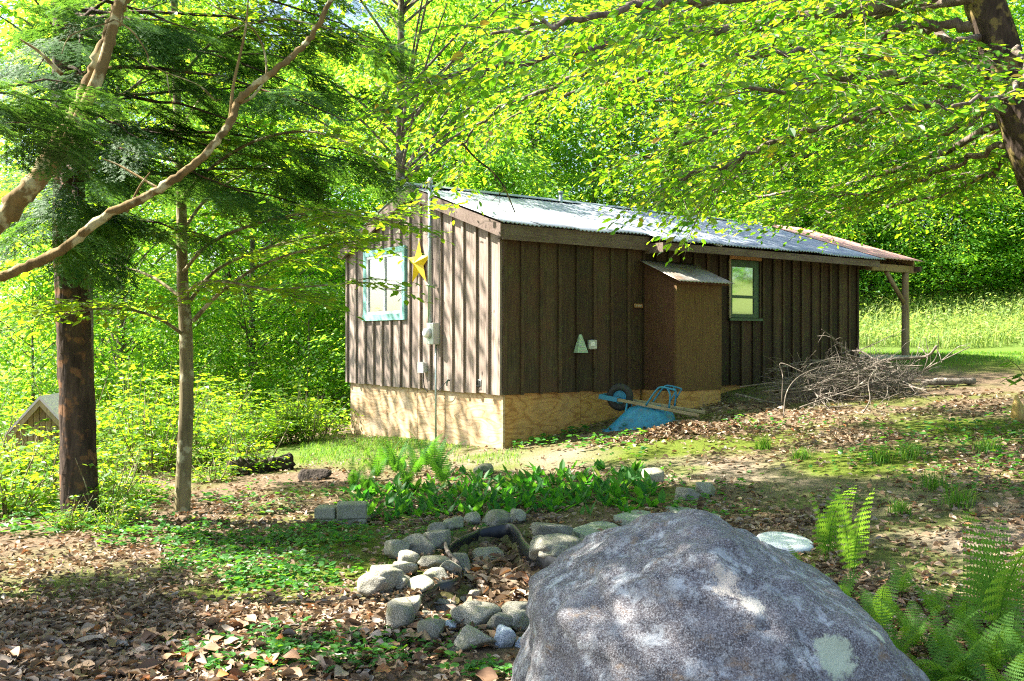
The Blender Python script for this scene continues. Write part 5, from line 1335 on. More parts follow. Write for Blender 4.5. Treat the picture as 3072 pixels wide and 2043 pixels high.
# ------------------------------------------------------------------ shrubs at left
def shrub_mesh(seed, H, Rw, ns, nl, lsize):
    r = np.random.default_rng(seed); gb = G(); gl = G()
    for k in range(ns):
        a = r.uniform(0, 6.28); rd = Rw * math.sqrt(r.random()); h = H * r.uniform(.35, 1.2)
        e = np.array([math.cos(a) * rd, math.sin(a) * rd, h]); b = np.array([e[0] * .25, e[1] * .25, -.05])
        w = smooth_path([b, (b + e) / 2 + [r.normal(0, .05), r.normal(0, .05), .05], e], 4); gb.tube(w, np.linspace(.010, .003, len(w)), 4, False)
        for j in range(nl):
            t = r.uniform(.25, 1); p = b + (e - b) * t; aa = r.uniform(0, 6.28)
            twig_spray(gl, None, p, np.array([math.cos(aa), math.sin(aa), r.uniform(-.1, .5)]), r.uniform(.14, .32), r.integers(5, 9), lsize, r, False, .25, .002, .4)
    return mk_mesh('stems', np.vstack(gb.V), np.vstack(gb.Q), np.zeros((0, 3), np.int64), MAT['bark_beech'], True), mk_mesh('foliage', np.vstack(gl.V), EMPTYQ, np.vstack(gl.T), MAT['shrub_leaf'])
SHR = [shrub_mesh(1, 1.0, .75, 22, 9, .09), shrub_mesh(2, 1.3, .65, 17, 11, .10), shrub_mesh(3, .75, .8, 26, 7, .08), shrub_mesh(4, .5, .6, 22, 5, .075)]
def shrub(px, py, k, s, label):
    p = on_ground(px, py); t = empty('leafy_shrub', p, random.uniform(0, 6.28), label, 'shrub', 'leafy shrubs left of the cabin'); s *= random.uniform(.75, 1.2); t.scale = (s * random.uniform(.8, 1.25), s * random.uniform(.8, 1.25), s * random.uniform(.8, 1.3))
    link('stems', SHR[k][0], t); link('foliage', SHR[k][1], t)
SL = 'yellow green leafy shrub in the sunny thicket behind the two trunks'
def shrub_label(px, py):
    where = 'left of the dark hemlock trunk' if px < 190 else 'between the hemlock trunk and the young beech' if px < 540 else 'just right of the young beech trunk' if px < 760 else 'nearest the cabin gable'
    return 'yellow green leafy shrub ' + where + (', in the front row' if py > 1400 else ', farther back')
for px, py, k, s in [(30, 1480, 0, .75), (110, 1470, 3, 1.2), (60, 1420, 2, .9), (170, 1430, 2, 1.0), (340, 1440, 0, .9), (400, 1410, 1, .85), (460, 1420, 2, 1.0), (500, 1390, 0, .9), (610, 1400, 0, .8), (660, 1375, 1, .85), (720, 1360, 0, .85),
                     (780, 1345, 2, 1.1), (830, 1340, 0, .8), (880, 1330, 1, .75), (930, 1325, 2, 1.0), (350, 1360, 1, 1.0), (450, 1350, 0, 1.0), (560, 1340, 1, 1.0), (640, 1330, 0, 1.0), (10, 1390, 2, 1.1), (140, 1390, 2, 1.0),
                     (260, 1400, 0, 1.0), (310, 1480, 3, 1.0), (90, 1530, 3, 1.0), (980, 1310, 3, 1.1), (760, 1420, 3, 1.0), (640, 1450, 3, .9), (20, 1550, 3, 1.0), (400, 1500, 3, .9), (720, 1310, 1, 1.0), (860, 1295, 0, .9), (530, 1300, 0, 1.1)]:
    shrub(px, py, k, s, shrub_label(px, py))
for px, py, k, s in [(300, 1560, 3, .8), (205, 1590, 3, .55), (330, 1600, 3, .5)]:
    shrub(px, py, k, s, 'low leafy seedlings growing at the foot of the dark hemlock trunk')
for px, py, k, s in [(330, 1270, 0, 1.6), (480, 1250, 1, 1.5), (640, 1240, 0, 1.6), (760, 1240, 1, 1.4), (880, 1230, 0, 1.5), (960, 1240, 2, 1.4), (560, 1215, 1, 1.9), (240, 1240, 1, 1.8), (100, 1225, 0, 1.9), (720, 1205, 0, 2.0), (850, 1195, 1, 2.0), (20, 1240, 1, 1.6)]:
    shrub(px, py, k, s, 'shaded shrub in the undergrowth of the woods left of the cabin')

exec_after = True
# ------------------------------------------------------------------ ferns
def frond_mesh(name, seed, ln_, wmax, arch, npair, mat, lobes=7, lean0=.25):
    """one fern frond rising along +z and arching towards +x"""
    r = np.random.default_rng(seed); g = G(); t = np.linspace(0, 1, 14)
    ang = lean0 + arch * t ** 1.5
    step = ln_ / 13; x = np.concatenate([[0], np.cumsum(np.sin(ang[:-1]) * step)]); z = np.concatenate([[0], np.cumsum(np.cos(ang[:-1]) * step)])
    w = np.stack([x, .03 * ln_ * np.sin(t * 3 + seed), z], -1)
    g.tube(w, np.linspace(.0035, .0008, 14) * (ln_ / .6), 4, False)
    tg_ = nrm(np.gradient(w, axis=0))
    for k in range(npair):
        s = .16 + .84 * (k / (npair - 1)) ** .95
        p = np.array([np.interp(s, t, w[:, j]) for j in range(3)]); d = nrm(np.array([np.interp(s, t, tg_[:, j]) for j in range(3)]))
        u = (s - .16) / .84; pl = wmax * (min(1, .55 + u * 2.2)) * (1 - u) ** .75 + .006
        nl_ = max(2, int(lobes * pl / wmax + 1))
        for sg in (-1, 1):
            side = np.array([0, sg, 0]) * .92 + d * .35 + np.array([0, 0, -.18]); side = nrm(side)
            nn = nrm(np.cross(d, side)) * sg
            hw_ = pl / nl_ * .8
            tt = (np.arange(nl_) + .5) / nl_
            for sd2 in (-1, 1):
                b = p + side * (pl * tt)[:, None] + np.array([0, 0, -.12 * pl]) * (tt ** 2)[:, None]
                lw_ = (.19 * pl * (1 - tt * .75) + .005)
                e = b + (np.cross(nn, side) * sd2 * lw_[:, None]) + side * hw_ * .8
                a0 = b - side * hw_ * .75; a1 = b + side * hw_ * .75
                g.add(np.stack([a0, a1, e], 1).reshape(-1, 3), None, np.arange(nl_ * 3).reshape(-1, 3))
    return mk_mesh(name, np.vstack(g.V), np.vstack(g.Q), np.vstack(g.T), mat)
FR = {'light': [frond_mesh('frond', s, .62, .13, a, 17, MAT['fern'], 8, l0) for s, a, l0 in ((1, 1.1, .3), (2, .9, .2), (3, 1.4, .45))],
      'dark': [frond_mesh('frond', s, .62, .12, a, 18, MAT['fern_dark'], 8, l0) for s, a, l0 in ((4, .8, .2), (5, 1.1, .35), (6, .6, .12))],
      'tall': [frond_mesh('frond', s, .62, .16, a, 15, MAT['fern'], 9, l0) for s, a, l0 in ((7, .35, .05), (8, .5, .08), (9, .9, .2))]}
def fern(px, py, kind, n, s, label, group=None, tilt=None):
    p = on_ground(px, py); f = empty('fern', p, random.uniform(0, 6.28), label, 'fern', group)
    for k in range(n):
        o = link('frond', FR[kind][k % 3], f); o.rotation_euler = (0, 0, k * 6.283 / n + random.uniform(-.4, .4)); sc_ = s * random.uniform(.75, 1.15); o.scale = (sc_, sc_, sc_)
    return f
f = fern(2480, 1690, 'tall', 3, .9, 'tall pale fern standing behind the boulder, left of its twin', None); f.rotation_euler.z = .6
f = fern(2555, 1750, 'tall', 2, 1.05, 'taller single-stemmed fern rising behind the boulder beside the pale fern'); f.rotation_euler.z = 2.2
f = fern(2985, 1930, 'tall', 3, 1.15, 'tall dark fern standing alone at the right edge of the picture'); f.rotation_euler.z = 1.2
FG = 'ferns crowding the right side of the boulder'; FL = 'bright green fern in the patch right of the boulder'
for px, py, n, s in [(2330, 1740, 4, .42), (2420, 1790, 5, .45), (2520, 1850, 5, .48), (2640, 1900, 5, .5), (2740, 1960, 6, .52), (2690, 2020, 5, .5), (2830, 2000, 5, .52), (2900, 2070, 6, .52), (2980, 2040, 5, .55), (2790, 2110, 6, .5), (3040, 1990, 4, .5), (2890, 1900, 4, .42), (2700, 1800, 4, .45), (3010, 2150, 6, .5), (2930, 1980, 5, .5), (2850, 2090, 6, .52), (3060, 2070, 5, .55), (2600, 1950, 4, .42), (2960, 1820, 4, .4), (2800, 1860, 4, .42)]:
    fern(px, py, 'light', n, s, 'bright green fern ' + ('close along the right flank of the boulder' if px < 2660 else 'in the bottom right corner patch' if px > 2860 and py > 1950 else 'in the middle of the patch right of the boulder'), FG)
FD = 'dark green fern in the clump at the left end of the lily bed'
for px, py, n, s in [(1130, 1445, 6, .7), (1190, 1430, 7, .8), (1250, 1435, 6, .75), (1310, 1430, 7, .85), (1100, 1480, 6, .6), (1220, 1475, 6, .7), (1330, 1465, 6, .7), (1160, 1410, 5, .75), (1280, 1410, 5, .85), (1060, 1470, 5, .55)]:
    fern(px, py, 'dark', n, s, FD, 'ferns at the left end of the lily bed')
fern(25, 1330, 'light', 6, 1.2, 'pale fern at the left edge in front of the small shed')

# ------------------------------------------------------------------ ground cover
def px_cloud(n, x0, x1, y0, y1, r):
    """random spots on the ground, even over a window of the view"""
    px = r.uniform(x0, x1, n); py = r.uniform(y0, y1, n)
    dx = (px - 1536) / F; dz = -(py - 1024) / F
    D = CH / -dz
    for _ in range(14):
        g_ = ground_base(dx * D, D); D = D + .7 * ((CH - g_) / -dz - D); D = np.clip(D, 2, 60)
    x = dx * D; return x, D, gz(x, D)
def keep_off(x, y):
    """false inside the cabin, the boulder and the pond stones"""
    c, s = math.cos(ANG), math.sin(ANG); lx = (x - CORNER[0]) * c + (y - CORNER[1]) * s; ly = -(x - CORNER[0]) * s + (y - CORNER[1]) * c
    cab = (lx > -.02) & (lx < L) & (ly > -.02) & (ly < W)
    bo_ = (np.hypot((x - BP[0]) / .78, (y - BP[1]) / .6) < 1)
    return ~(cab | bo_)
r_ = np.random.default_rng(88)
# lily-of-the-valley bed
g = G(); x, y, z = px_cloud(520, 1040, 1960, 1400, 1570, r_)
mid = np.interp((x / y * F + 1536), [1040, 1200, 1500, 1750, 1960], [1530, 1510, 1490, 1470, 1480]); py_ = 1024 + (CH - z) * F / y
ok = np.abs(py_ - mid) < 62 + 15 * r_.standard_normal(len(x)); x, y, z = x[ok], y[ok], z[ok]
for _ in range(3):
    n = len(x); az = r_.uniform(0, 6.28, n); el = r_.uniform(.25, 1.2, n)
    A = np.stack([np.cos(az) * np.cos(el), np.sin(az) * np.cos(el), np.sin(el)], -1)
    Nn = nrm(np.stack([-np.cos(az) * np.sin(el), -np.sin(az) * np.sin(el), np.cos(el)], -1) + .15 * r_.standard_normal((n, 3)))
    Ls = r_.uniform(.10, .20, n); leaves(g, np.stack([x, y, z - .01], -1) + .03 * r_.standard_normal((n, 3)) * [1, 1, .2], A, Nn, Ls, Ls * r_.uniform(.36, .5, n))
o = g.build('lily_bed_foliage', MAT['lily']); tag(o, 'bed of broad green lily leaves in front of the cabin', 'ground cover', None, 'stuff')

# fallen leaves: the biggest ones singly, the mass as one carpet
def litter(n, win, size, r, hi, bare=1.0):
    x, y, z = px_cloud(n, *win, r); ok = keep_off(x, y) & (y > 2.6) & (y < 26)
    ok &= r.random(len(x)) > lawn_mask(x, y) * .8
    ok &= r.random(len(x)) > moss_mask(x, y) * .75
    ok &= r.random(len(x)) > bare_mask(x, y) * bare * .6
    p3 = np.stack([x, y, x * 0], -1); dn = fbm(p3 * .7 + 77, 3); ok &= r.random(len(x)) < np.clip(.62 + dn * 1.1, .12, 1)
    x, y, z = x[ok], y[ok], z[ok]; n = len(x); az = r.uniform(0, 6.28, n)
    A = np.stack([np.cos(az), np.sin(az), r.normal(0, .22, n)], -1)
    Ls = size * r.uniform(.55, 1.3, n)
    return np.stack([x, y, z + r.uniform(.004, .03, n)], -1), A, up_normals(n, .42, r), Ls, Ls * r.uniform(.45, .75, n)
LEAF6[:] = LEAF6
g = G()
def curled(g, Pn, A, Nn, Ln, Wd, r):
    n = len(Pn); t = np.repeat(LEAF6[None], n, 0).copy(); c = r.uniform(-.9, 1.4, n)[:, None]; t[:, 1:3, 2] *= 1; 
    t[:, [1, 2, 4, 5], 2] = .10 + c * .35; t[:, 3, 2] = r.uniform(-.5, .5, n); t[:, [1, 2, 4, 5], 1] *= (1 - .25 * np.abs(c))
    A = nrm(A); S = nrm(np.cross(Nn, A)); U = np.cross(A, S)
    V = Pn[:, None] + A[:, None] * (t[..., 0:1] - .5) * Ln[:, None, None] + S[:, None] * t[..., 1:2] * Wd[:, None, None] + U[:, None] * t[..., 2:3] * Wd[:, None, None]
    b = np.arange(n)[:, None] * 6
    g.add(V.reshape(-1, 3), np.concatenate([b + np.array([[0, 1, 2, 3]]), b + np.array([[0, 3, 4, 5]])]))
curled(g, *litter(42000, (-60, 3140, 1560, 2150), .055, r_, True), r_)
curled(g, *litter(24000, (-60, 3140, 1300, 1580), .062, r_, True), r_)
curled(g, *litter(9000, (1400, 3140, 1180, 1330), .075, r_, True), r_)
curled(g, *litter(12000, (-60, 760, 1820, 2150), .068, r_, True), r_)
# inside the pond
n = 520; idx = r_.uniform(POND_S.min(0), POND_S.max(0), (n * 3, 2)); ins = pond_sd(idx[:, 0], idx[:, 1]) < -.06; q = idx[ins][:n]; n = len(q)
az = r_.uniform(0, 6.28, n); Ls = r_.uniform(.06, .12, n)
curled(g, np.column_stack([q, gz(q[:, 0], q[:, 1]) + r_.uniform(.005, .07, n)]), np.stack([np.cos(az), np.sin(az), r_.normal(0, .3, n)], -1), up_normals(n, .5, r_), Ls, Ls * .6, r_)
# drift against the wheelbarrow
n = 1500; c = on_ground(2040, 1300); q = c[:2] + r_.standard_normal((n, 2)) * [.55, .28]; az = r_.uniform(0, 6.28, n); Ls = r_.uniform(.06, .11, n)
hh = .13 * np.exp(-(((q - c[:2]) / [.5, .3]) ** 2).sum(1))
curled(g, np.column_stack([q, gz(q[:, 0], q[:, 1]) + hh * r_.random(n) + .01]), np.stack([np.cos(az), np.sin(az), r_.normal(0, .3, n)], -1), up_normals(n, .5, r_), Ls, Ls * .6, r_)
o = g.build('leaf_litter', MAT['dead_leaf']); tag(o, 'carpet of brown fallen leaves over the yard', 'leaf litter', None, 'stuff')
# single big leaves in the foreground
LM = []
for k in range(6):
    rr_ = np.random.default_rng(900 + k); gg = G(); t = np.linspace(0, 1, 7); w = .5 * np.sin(np.pi * np.clip(t, .02, .98) ** .85) * rr_.uniform(.8, 1.1); c1, c2 = rr_.uniform(-.3, .6), rr_.uniform(-.4, .4)
    mid = np.stack([t - .5, t * 0, c2 * (t - .5) ** 2], -1); lf = mid + np.stack([t * 0, w, np.abs(w) * c1 + .04 * rr_.standard_normal(7)], -1); rt = mid + np.stack([t * 0, -w, np.abs(w) * c1 + .04 * rr_.standard_normal(7)], -1)
    V = np.vstack([mid, lf, rt]); i = np.arange(6)
    LM.append(mk_mesh('fallen_leaf', V, np.vstack([np.stack([i, i + 1, i + 8, i + 7], -1), np.stack([i, i + 14, i + 15, i + 1], -1)]), np.zeros((0, 3), np.int64), None, True))
m, nt, out = new_mat('single_dead_leaf'); oi = nt.nodes.new('ShaderNodeObjectInfo')
c = ramp(nt, oi.outputs['Random'], [(0, (.13, .075, .045)), (.3, (.27, .16, .09)), (.6, (.38, .25, .14)), (.8, (.34, .30, .27)), (.93, (.46, .33, .2)), (1, (.45, .14, .03))])
v = coords(nt, (1, 8, 1)); n1 = N(nt, 'ShaderNodeTexNoise', {'Vector': v, 'Scale': 3, 'Detail': 4}); c = mixc(nt, ramp(nt, n1.outputs[0], [(.35, (0, 0, 0)), (.7, (.5, .5, .5))]), c, (.10, .06, .035))
p = N(nt, 'ShaderNodeBsdfPrincipled', {'Base Color': c, 'Roughness': .6, 'Specular IOR Level': .3}); nt.links.new(p.outputs[0], out.inputs[0])
for me in LM: me.materials.append(m)
Pn, A, Nn, Ls, Wd = litter(900, (-20, 1500, 1780, 2060), .085, r_, True)
sel = np.argsort(Pn[:, 1])[:270]
for i in sel:
    o = link('fallen_leaf', LM[i % 6], ground); a = nrm(A[i]); u = nrm(Nn[i] - a * (Nn[i] @ a)); s = np.cross(u, a)
    M = Matrix(((a[0], s[0], u[0], Pn[i][0]), (a[1], s[1], u[1], Pn[i][1]), (a[2], s[2], u[2], Pn[i][2] + .02), (0, 0, 0, 1)))
    o.matrix_world = M @ Matrix.Diagonal((Ls[i], Wd[i] * 1.25, Ls[i], 1))

# grass: lawn, gable patch, tufts, meadow on the bank
def blades(g, x, y, z, h, r, w=.006):
    n = len(x); az = r.uniform(0, 6.28, n); ln_ = h * r.uniform(.5, 1.2, n); b = np.stack([x, y, z - .01], -1); d = np.stack([np.cos(az), np.sin(az), 0 * az], -1); sd_ = np.stack([-np.sin(az), np.cos(az), 0 * az], -1)
    m1 = b + d * (ln_ * .15)[:, None] + np.array([0, 0, 1]) * (ln_ * .6)[:, None]; tip = b + d * (ln_ * r.uniform(.3, .8, n))[:, None] + np.array([0, 0, 1]) * (ln_ * .9)[:, None]
    w = w * r.uniform(.6, 1.3, n)[:, None] if np.isscalar(w) else w
    V = np.stack([b - sd_ * w, b + sd_ * w, m1 + sd_ * w * .7, m1 - sd_ * w * .7, tip], 1).reshape(-1, 3); k = np.arange(n)[:, None] * 5
    g.add(V, k + np.array([[0, 1, 2, 3]]), k + np.array([[3, 2, 4]]))
g = G()
x, y, z = px_cloud(26000, 2480, 3150, 1035, 1190, r_); ok = (lawn_mask(x, y) > r_.uniform(.1, .9, len(x))) & keep_off(x, y) & (y < 29); blades(g, x[ok], y[ok], z[ok], .07, r_, .008)
x, y, z = px_cloud(16000, 900, 1560, 1235, 1400, r_); ok = (lawn_mask(x, y) > r_.uniform(.1, .9, len(x))) & keep_off(x, y); blades(g, x[ok], y[ok], z[ok], .08, r_, .005)
x, y, z = px_cloud(48000, -50, 3140, 1300, 2100, r_); ok = (np.maximum(lawn_mask(x, y), moss_mask(x, y) * .4) > r_.uniform(.1, 1.0, len(x))) & keep_off(x, y) & (pond_sd(x, y) > .1); blades(g, x[ok], y[ok], z[ok], .05, r_, .0025)
o = g.build('grass', MAT['grass']); tag(o, 'short green grass growing on the lawn and between the leaves', 'grass', None, 'stuff')
TG = 'tufts of grass on the trodden path'
for px, py, s, lab in [(2640, 1390, .16, 'larger green grass tuft behind the tall ferns, on the path'), (2730, 1380, .17, 'green grass tuft right beside the larger tuft on the path'), (2960, 1360, .15, 'grass tuft near the right edge, among brown leaves'), (2800, 1470, .15, 'wide low grass tuft in the middle of the path'),
                       (2880, 1520, .15, 'fountain shaped dark grass tuft, lowest on the path'), (2400, 1380, .13, 'small grass tuft left of the tall ferns'), (2290, 1350, .14, 'thin grass tuft beside the mossy ground'), (2700, 1545, .11, 'small dry grass tuft behind the fern patch')]:
    c = on_ground(px, py); g = G(); n = 130; q = r_.standard_normal((n, 2)) * s * .35; blades(g, q[:, 0], q[:, 1], np.zeros(n), s * 1.2, r_, .0035); o = g.build('grass_tuft', MAT['grass']); o.location = c; tag(o, lab, 'grass tuft', TG)
g = G()
n = 16000; x = r_.uniform(4.5, 24, n); y = r_.uniform(25.8, 34.5, n) + (x - 12) * -.06; z = gz(x, y); h = r_.uniform(.25, .75, n) * (1 + .5 * fbm(np.stack([x, y, x * 0], -1) * .8, 3))
az = r_.uniform(0, 6.28, n); A = np.stack([np.cos(az), np.sin(az), r_.uniform(-.3, .8, n)], -1)
leaves(g, np.stack([x, y, z + h * r_.uniform(.3, 1, n)], -1), A, up_normals(n, .6, r_), .15 * r_.uniform(.5, 1.2, n), .07 * r_.uniform(.5, 1.2, n), False)
blades(g, x[:9000], y[:9000], z[:9000], .6, r_, .014)
o = g.build('meadow_undergrowth', MAT['meadow']); tag(o, 'sunlit pale meadow of ferns and weeds on the bank beyond the porch', 'undergrowth', None, 'stuff')
g = G()
n = 26000; x = r_.uniform(-26, 2, n); y = r_.uniform(19, 44, n); ok = keep_off(x, y); x, y = x[ok], y[ok]; n = len(x); z = gz(x, y)
az = r_.uniform(0, 6.28, n); A = np.stack([np.cos(az), np.sin(az), r_.uniform(-.3, .6, n)], -1); hgt = np.clip(.45 + .6 * fbm(np.stack([x, y, x * 0], -1) * .35 + 4, 3), .1, 1.2)
leaves(g, np.stack([x, y, z + hgt * r_.uniform(.1, 1, n)], -1), A, up_normals(n, .5, r_), .17 * r_.uniform(.5, 1.2, n), .11 * r_.uniform(.5, 1.2, n), False)
n = 16000; x = r_.uniform(0, 30, n); y = r_.uniform(31, 44, n); z = gz(x, y); az = r_.uniform(0, 6.28, n); A = np.stack([np.cos(az), np.sin(az), r_.uniform(-.3, .6, n)], -1)
leaves(g, np.stack([x, y, z + r_.uniform(.05, 1.1, n)], -1), A, up_normals(n, .5, r_), .18 * r_.uniform(.5, 1.2, n), .11 * r_.uniform(.5, 1.2, n), False)
o = g.build('forest_undergrowth', MAT['forest_leaf']); tag(o, 'low leafy undergrowth covering the forest floor', 'undergrowth', None, 'stuff')
# seedlings and small weeds in the yard
g = G()
def seedlings(n, win, size, clump=.5):
    x, y, z = px_cloud(n, *win, r_); ok = keep_off(x, y) & (pond_sd(x, y) > .05) & (r_.random(n) > bare_mask(x, y) * .9); p3 = np.stack([x, y, x * 0], -1); ok &= fbm(p3 * 1.3 + 21, 3) > r_.normal(.05, .15, n)
    x, y, z = x[ok], y[ok], z[ok]
    for _ in range(3):
        m_ = len(x); az = r_.uniform(0, 6.28, m_); A = np.stack([np.cos(az), np.sin(az), r_.uniform(-.1, .4, m_)], -1); Ls = size * r_.uniform(.5, 1.2, m_)
        leaves(g, np.stack([x, y, z + size * r_.uniform(.3, 1.1, m_)], -1), A, up_normals(m_, .3, r_), Ls, Ls * r_.uniform(.6, .9, m_))
seedlings(2600, (500, 1500, 1580, 2043), .045); seedlings(500, (480, 1000, 1540, 1760), .05); seedlings(1300, (2000, 3072, 1260, 1560), .05); seedlings(400, (1000, 2000, 1900, 2043), .045); seedlings(700, (250, 1100, 1450, 1650), .06); seedlings(500, (1700, 3072, 1230, 1420), .07); seedlings(500, (-50, 700, 1480, 1620), .08); seedlings(350, (1500, 1950, 1290, 1400), .09)
o = g.build('seedling_foliage', MAT['seedling']); tag(o, 'small green seedlings and weeds dotted over the leaf litter', 'ground cover', None, 'stuff')

# ------------------------------------------------------------------ brush pile, logs, stumps
r_ = np.random.default_rng(99)
def branch_mesh(seed, ln_, r0, forks, bend=.25):
    r = np.random.default_rng(seed); g = G()
    w = smooth_path(np.array([(-ln_ / 2, 0, 0), (-ln_ / 6, r.normal(0, bend * .2), r.normal(0, bend * .12)), (ln_ / 6, r.normal(0, bend * .2), r.normal(0, bend * .12)), (ln_ / 2, r.normal(0, bend * .3), r.normal(0, bend * .3))]) * [1, ln_, ln_] if False else
                    np.array([(-ln_ / 2, 0, 0), (-ln_ / 6, r.normal(0, bend * .2) * ln_, r.normal(0, bend * .12) * ln_), (ln_ / 6, r.normal(0, bend * .2) * ln_, r.normal(0, bend * .12) * ln_), (ln_ / 2, r.normal(0, bend * .3) * ln_, r.normal(0, bend * .3) * ln_)]), 5)
    g.tube(w, np.linspace(r0, r0 * .3, len(w)), 6, True, .08)
    for k in range(forks):
        i = r.integers(4, len(w) - 2); d = nrm(w[i + 1] - w[i]); s = nrm(r.standard_normal(3)); dr = nrm(d * .8 + s * .8); l2 = ln_ * r.uniform(.15, .4)
        ww = smooth_path(np.array([w[i], w[i] + dr * l2 * .5 + .04 * r.standard_normal(3), w[i] + dr * l2 + .08 * r.standard_normal(3)]), 4); g.tube(ww, np.linspace(r0 * .5, r0 * .15, len(ww)), 5, False)
        for j in range(2):
            d3 = nrm(dr + .9 * r.standard_normal(3)); e0 = ww[r.integers(2, len(ww))]; g.tube(np.array([e0, e0 + d3 * l2 * .2 + .01 * r.standard_normal(3), e0 + d3 * l2 * .4]), [r0 * .25, r0 * .18, r0 * .1], 4, False)
    return mk_mesh('dead_branch', np.vstack(g.V), np.vstack(g.Q), np.vstack(g.T), MAT['deadwood'], True)
BM = [branch_mesh(k, *a) for k, a in enumerate([(1.9, .016, 7), (1.6, .012, 8), (1.4, .010, 9), (2.1, .019, 6), (1.2, .008, 9), (1.7, .013, 8), (1.0, .007, 8), (1.5, .010, 10)])]
BLAB = 'grey dead branch tangled in the brush pile beside the cabin'
c0 = on_ground(2390, 1225); c1 = on_ground(2720, 1175)
for k in range(78):
    t = r_.beta(1.6, 1.4); c = c0 * (1 - t) + c1 * t
    hgt = (.02 + .50 * r_.random() ** 1.3) * (.35 + .65 * math.sin(math.pi * min(1, t * .75 + .2)))
    o = link('dead_branch', BM[k % 8])
    x_, y_ = c[0] + r_.normal(0, .22), c[1] + .2 + r_.normal(0, .26)
    o.location = (x_, y_, float(gz(x_, y_)) + hgt)
    o.rotation_euler = (r_.uniform(0, 6.28), r_.normal(0, .16), r_.normal(.15, .5) + (math.pi if r_.random() < .4 else 0)); s = r_.uniform(.6, 1.05); o.scale = (s, s, s)
    tag(o, BLAB, 'branch', 'branches in the brush pile')
def one_branch(pts, r0, lab, r1=.3, forks=0, mat='deadwood', name='dead_branch', group='branches in the brush pile'):
    g = G(); w = smooth_path([P(*q) for q in pts], 5); o0 = w[0].copy(); g.tube(w - o0, np.linspace(r0, r0 * r1, len(w)), 8, True, .06)
    for k in range(forks):
        i = r_.integers(len(w) // 3, len(w) - 1); e = w[i] - o0 + r_.standard_normal(3) * .16; g.tube(np.array([w[i] - o0, (w[i] - o0 + e) / 2 + .02, e]), [r0 * .4, r0 * .3, r0 * .15], 5, False)
    o = g.build(name, MAT[mat], None, True); o.location = o0; tag(o, lab, 'branch', group); return o
one_branch([(2620, 1150, 14.3), (2570, 1090, 14.2), (2530, 1045, 14.1), (2490, 1010, 14.1), (2465, 990, 14.0)], .016, 'slender reddish branch sticking up steeply from the left of the brush pile', .3, 5)
one_branch([(2560, 1130, 14.0), (2650, 1085, 14.2), (2760, 1075, 14.2), (2790, 1065, 14.1), (2810, 1040, 14.0)], .024, 'thick grey branch with an upturned end at the right of the pile', .8, 3)
one_branch([(2345, 1210, 12.9), (2348, 1130, 12.9), (2342, 1092, 12.9), (2400, 1115, 12.8), (2440, 1135, 12.8)], .008, 'thin pale branch bent in a sharp angle above the pile', .6, 1)
one_branch([(2350, 1255, 12.3), (2360, 1180, 12.4), (2400, 1130, 12.5), (2480, 1100, 12.6), (2560, 1095, 12.7)], .008, 'pale arching branch over the near left end of the pile', .5, 3)
one_branch([(2590, 1240, 12.2), (2610, 1200, 12.3), (2605, 1150, 12.4), (2625, 1110, 12.5)], .010, 'pale forked branch standing at the near face of the pile', .4, 3)
one_branch([(2400, 1225, 12.4), (2500, 1190, 12.6), (2620, 1150, 12.8), (2700, 1110, 13)], .012, 'long pale branch slanting up across the front of the brush pile', .5, 4)
def log(px0, py0, px1, py1, D0, D1, rad, lab, mat='deadwood', name='log', wob=.06):
    a, b = P(px0, py0, D0), P(px1, py1, D1); w = np.linspace(a, b, 9) + .008 * r_.standard_normal((9, 3)); g = G(); g.tube(w - a, rad * (1 + .08 * r_.standard_normal(9)), 14, True, wob); o = g.build(name, MAT[mat], None, True); o.location = a; tag(o, lab, 'log'); return o
q = on_ground(2800, 1165); log(2770, 1148, 2925, 1146, q[1], q[1] + .1, .055, 'short grey log lying at the right end of the brush pile')
q = on_ground(790, 1425); o = log(690, 1412, 875, 1392, q[1], q[1] + .5, .12, 'dark rotten log lying in front of the shrubs left of the cabin', 'charred', 'rotten_log', .16)
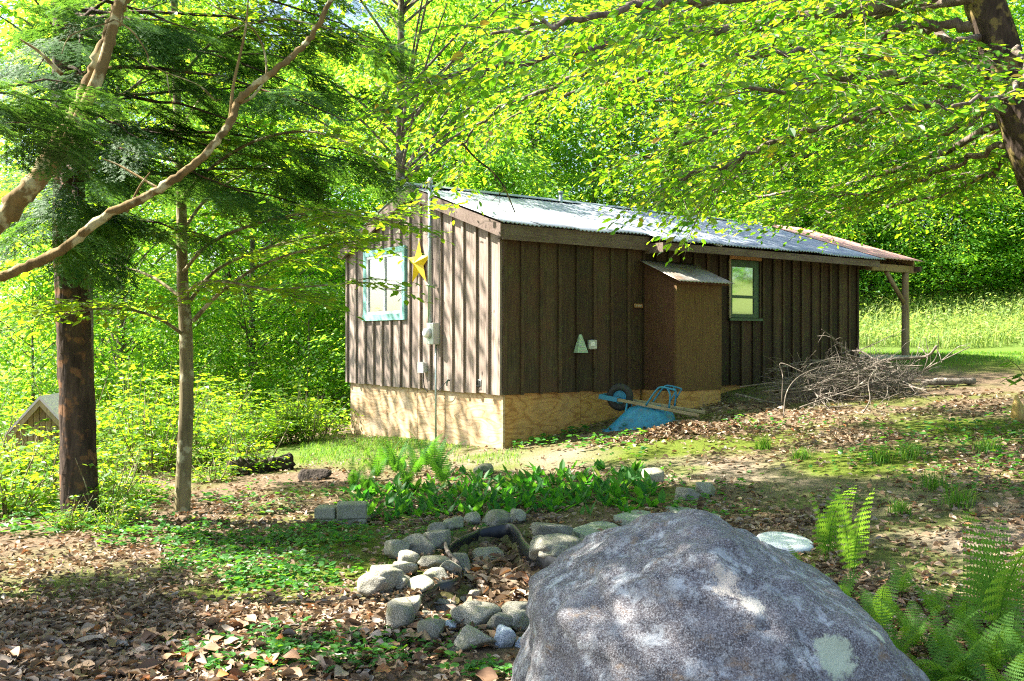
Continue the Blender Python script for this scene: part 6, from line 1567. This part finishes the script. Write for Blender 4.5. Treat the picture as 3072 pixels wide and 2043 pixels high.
q = on_ground(930, 1440); o = make_stone('rotten_stump', 412, (.40, .34, .20), MAT['charred'], q - [0, 0, .07], .4); tag(o, 'dark rotten stump heap among leaves beside the fern clump', 'stump')
# dark brush heap in the shade
q = on_ground(710, 1240); o = make_stone('soil_heap', 413, (1.1, .8, .42), MAT['charred'], q - [0, 0, .08], .2); tag(o, 'small dark heap in the shade behind the sunny shrubs', 'heap')
# broken stump at right edge
q = on_ground(3060, 1262); g = G(); w = np.array([(0, 0, -.05), (-.01, 0, .08), (-.03, 0, .20), (-.045, 0, .30)]); g.tube(w, [.085, .075, .05, .012], 10, True, .14); o = g.build('broken_stump', MAT['raw_wood'], None, True); o.location = q; tag(o, 'broken yellow wood stump at the right edge of the yard', 'stump')
# sapling sprig at right edge
gl = G(); gt = G(); q = on_ground(3110, 1330); sp = empty('sapling', q, 0, 'young sapling with large light leaves at the right edge before the lawn', 'sapling')
for pts in ([(3110, 1330, 0), (3100, 1200, 0), (3060, 1110, 0), (3020, 1080, 0)], [(3105, 1230, 0), (3075, 1150, 0), (3040, 1130, 0), (3000, 1150, 0)]):
    w = smooth_path([P(a, b, q[1] + c) for a, b, c in pts], 5) - q; gt.tube(w, np.linspace(.008, .003, len(w)), 5, False)
    n = 8; i = np.linspace(6, len(w) - 1, n).astype(int); az = r_.uniform(0, 6.28, n); Ls = r_.uniform(.10, .17, n); leaves(gl, w[i], np.stack([np.cos(az), np.sin(az), r_.uniform(-.6, .1, n)], -1), up_normals(n, .4, r_), Ls, Ls * .4)
gt.build('stem', MAT['bark_beech'], sp); gl.build('leaves', MAT['fern'], sp)
# reflector stake
q = on_ground(995, 1190); st_ = empty('marker_stake', q, 0, 'thin stake with a red reflector standing in the shade left of the cabin', 'marker'); h = P(995, 1088, q[1])[2] - q[2]
g = G(); g.tube([(0, 0, -.1), (0, 0, h)], .010, 6); g.build('stake', MAT['conduit'], st_); g = G(); g.tube([(0, -.02, h), (0, .0, h)], .055, 14); g.build('reflector', MAT['red'], st_)
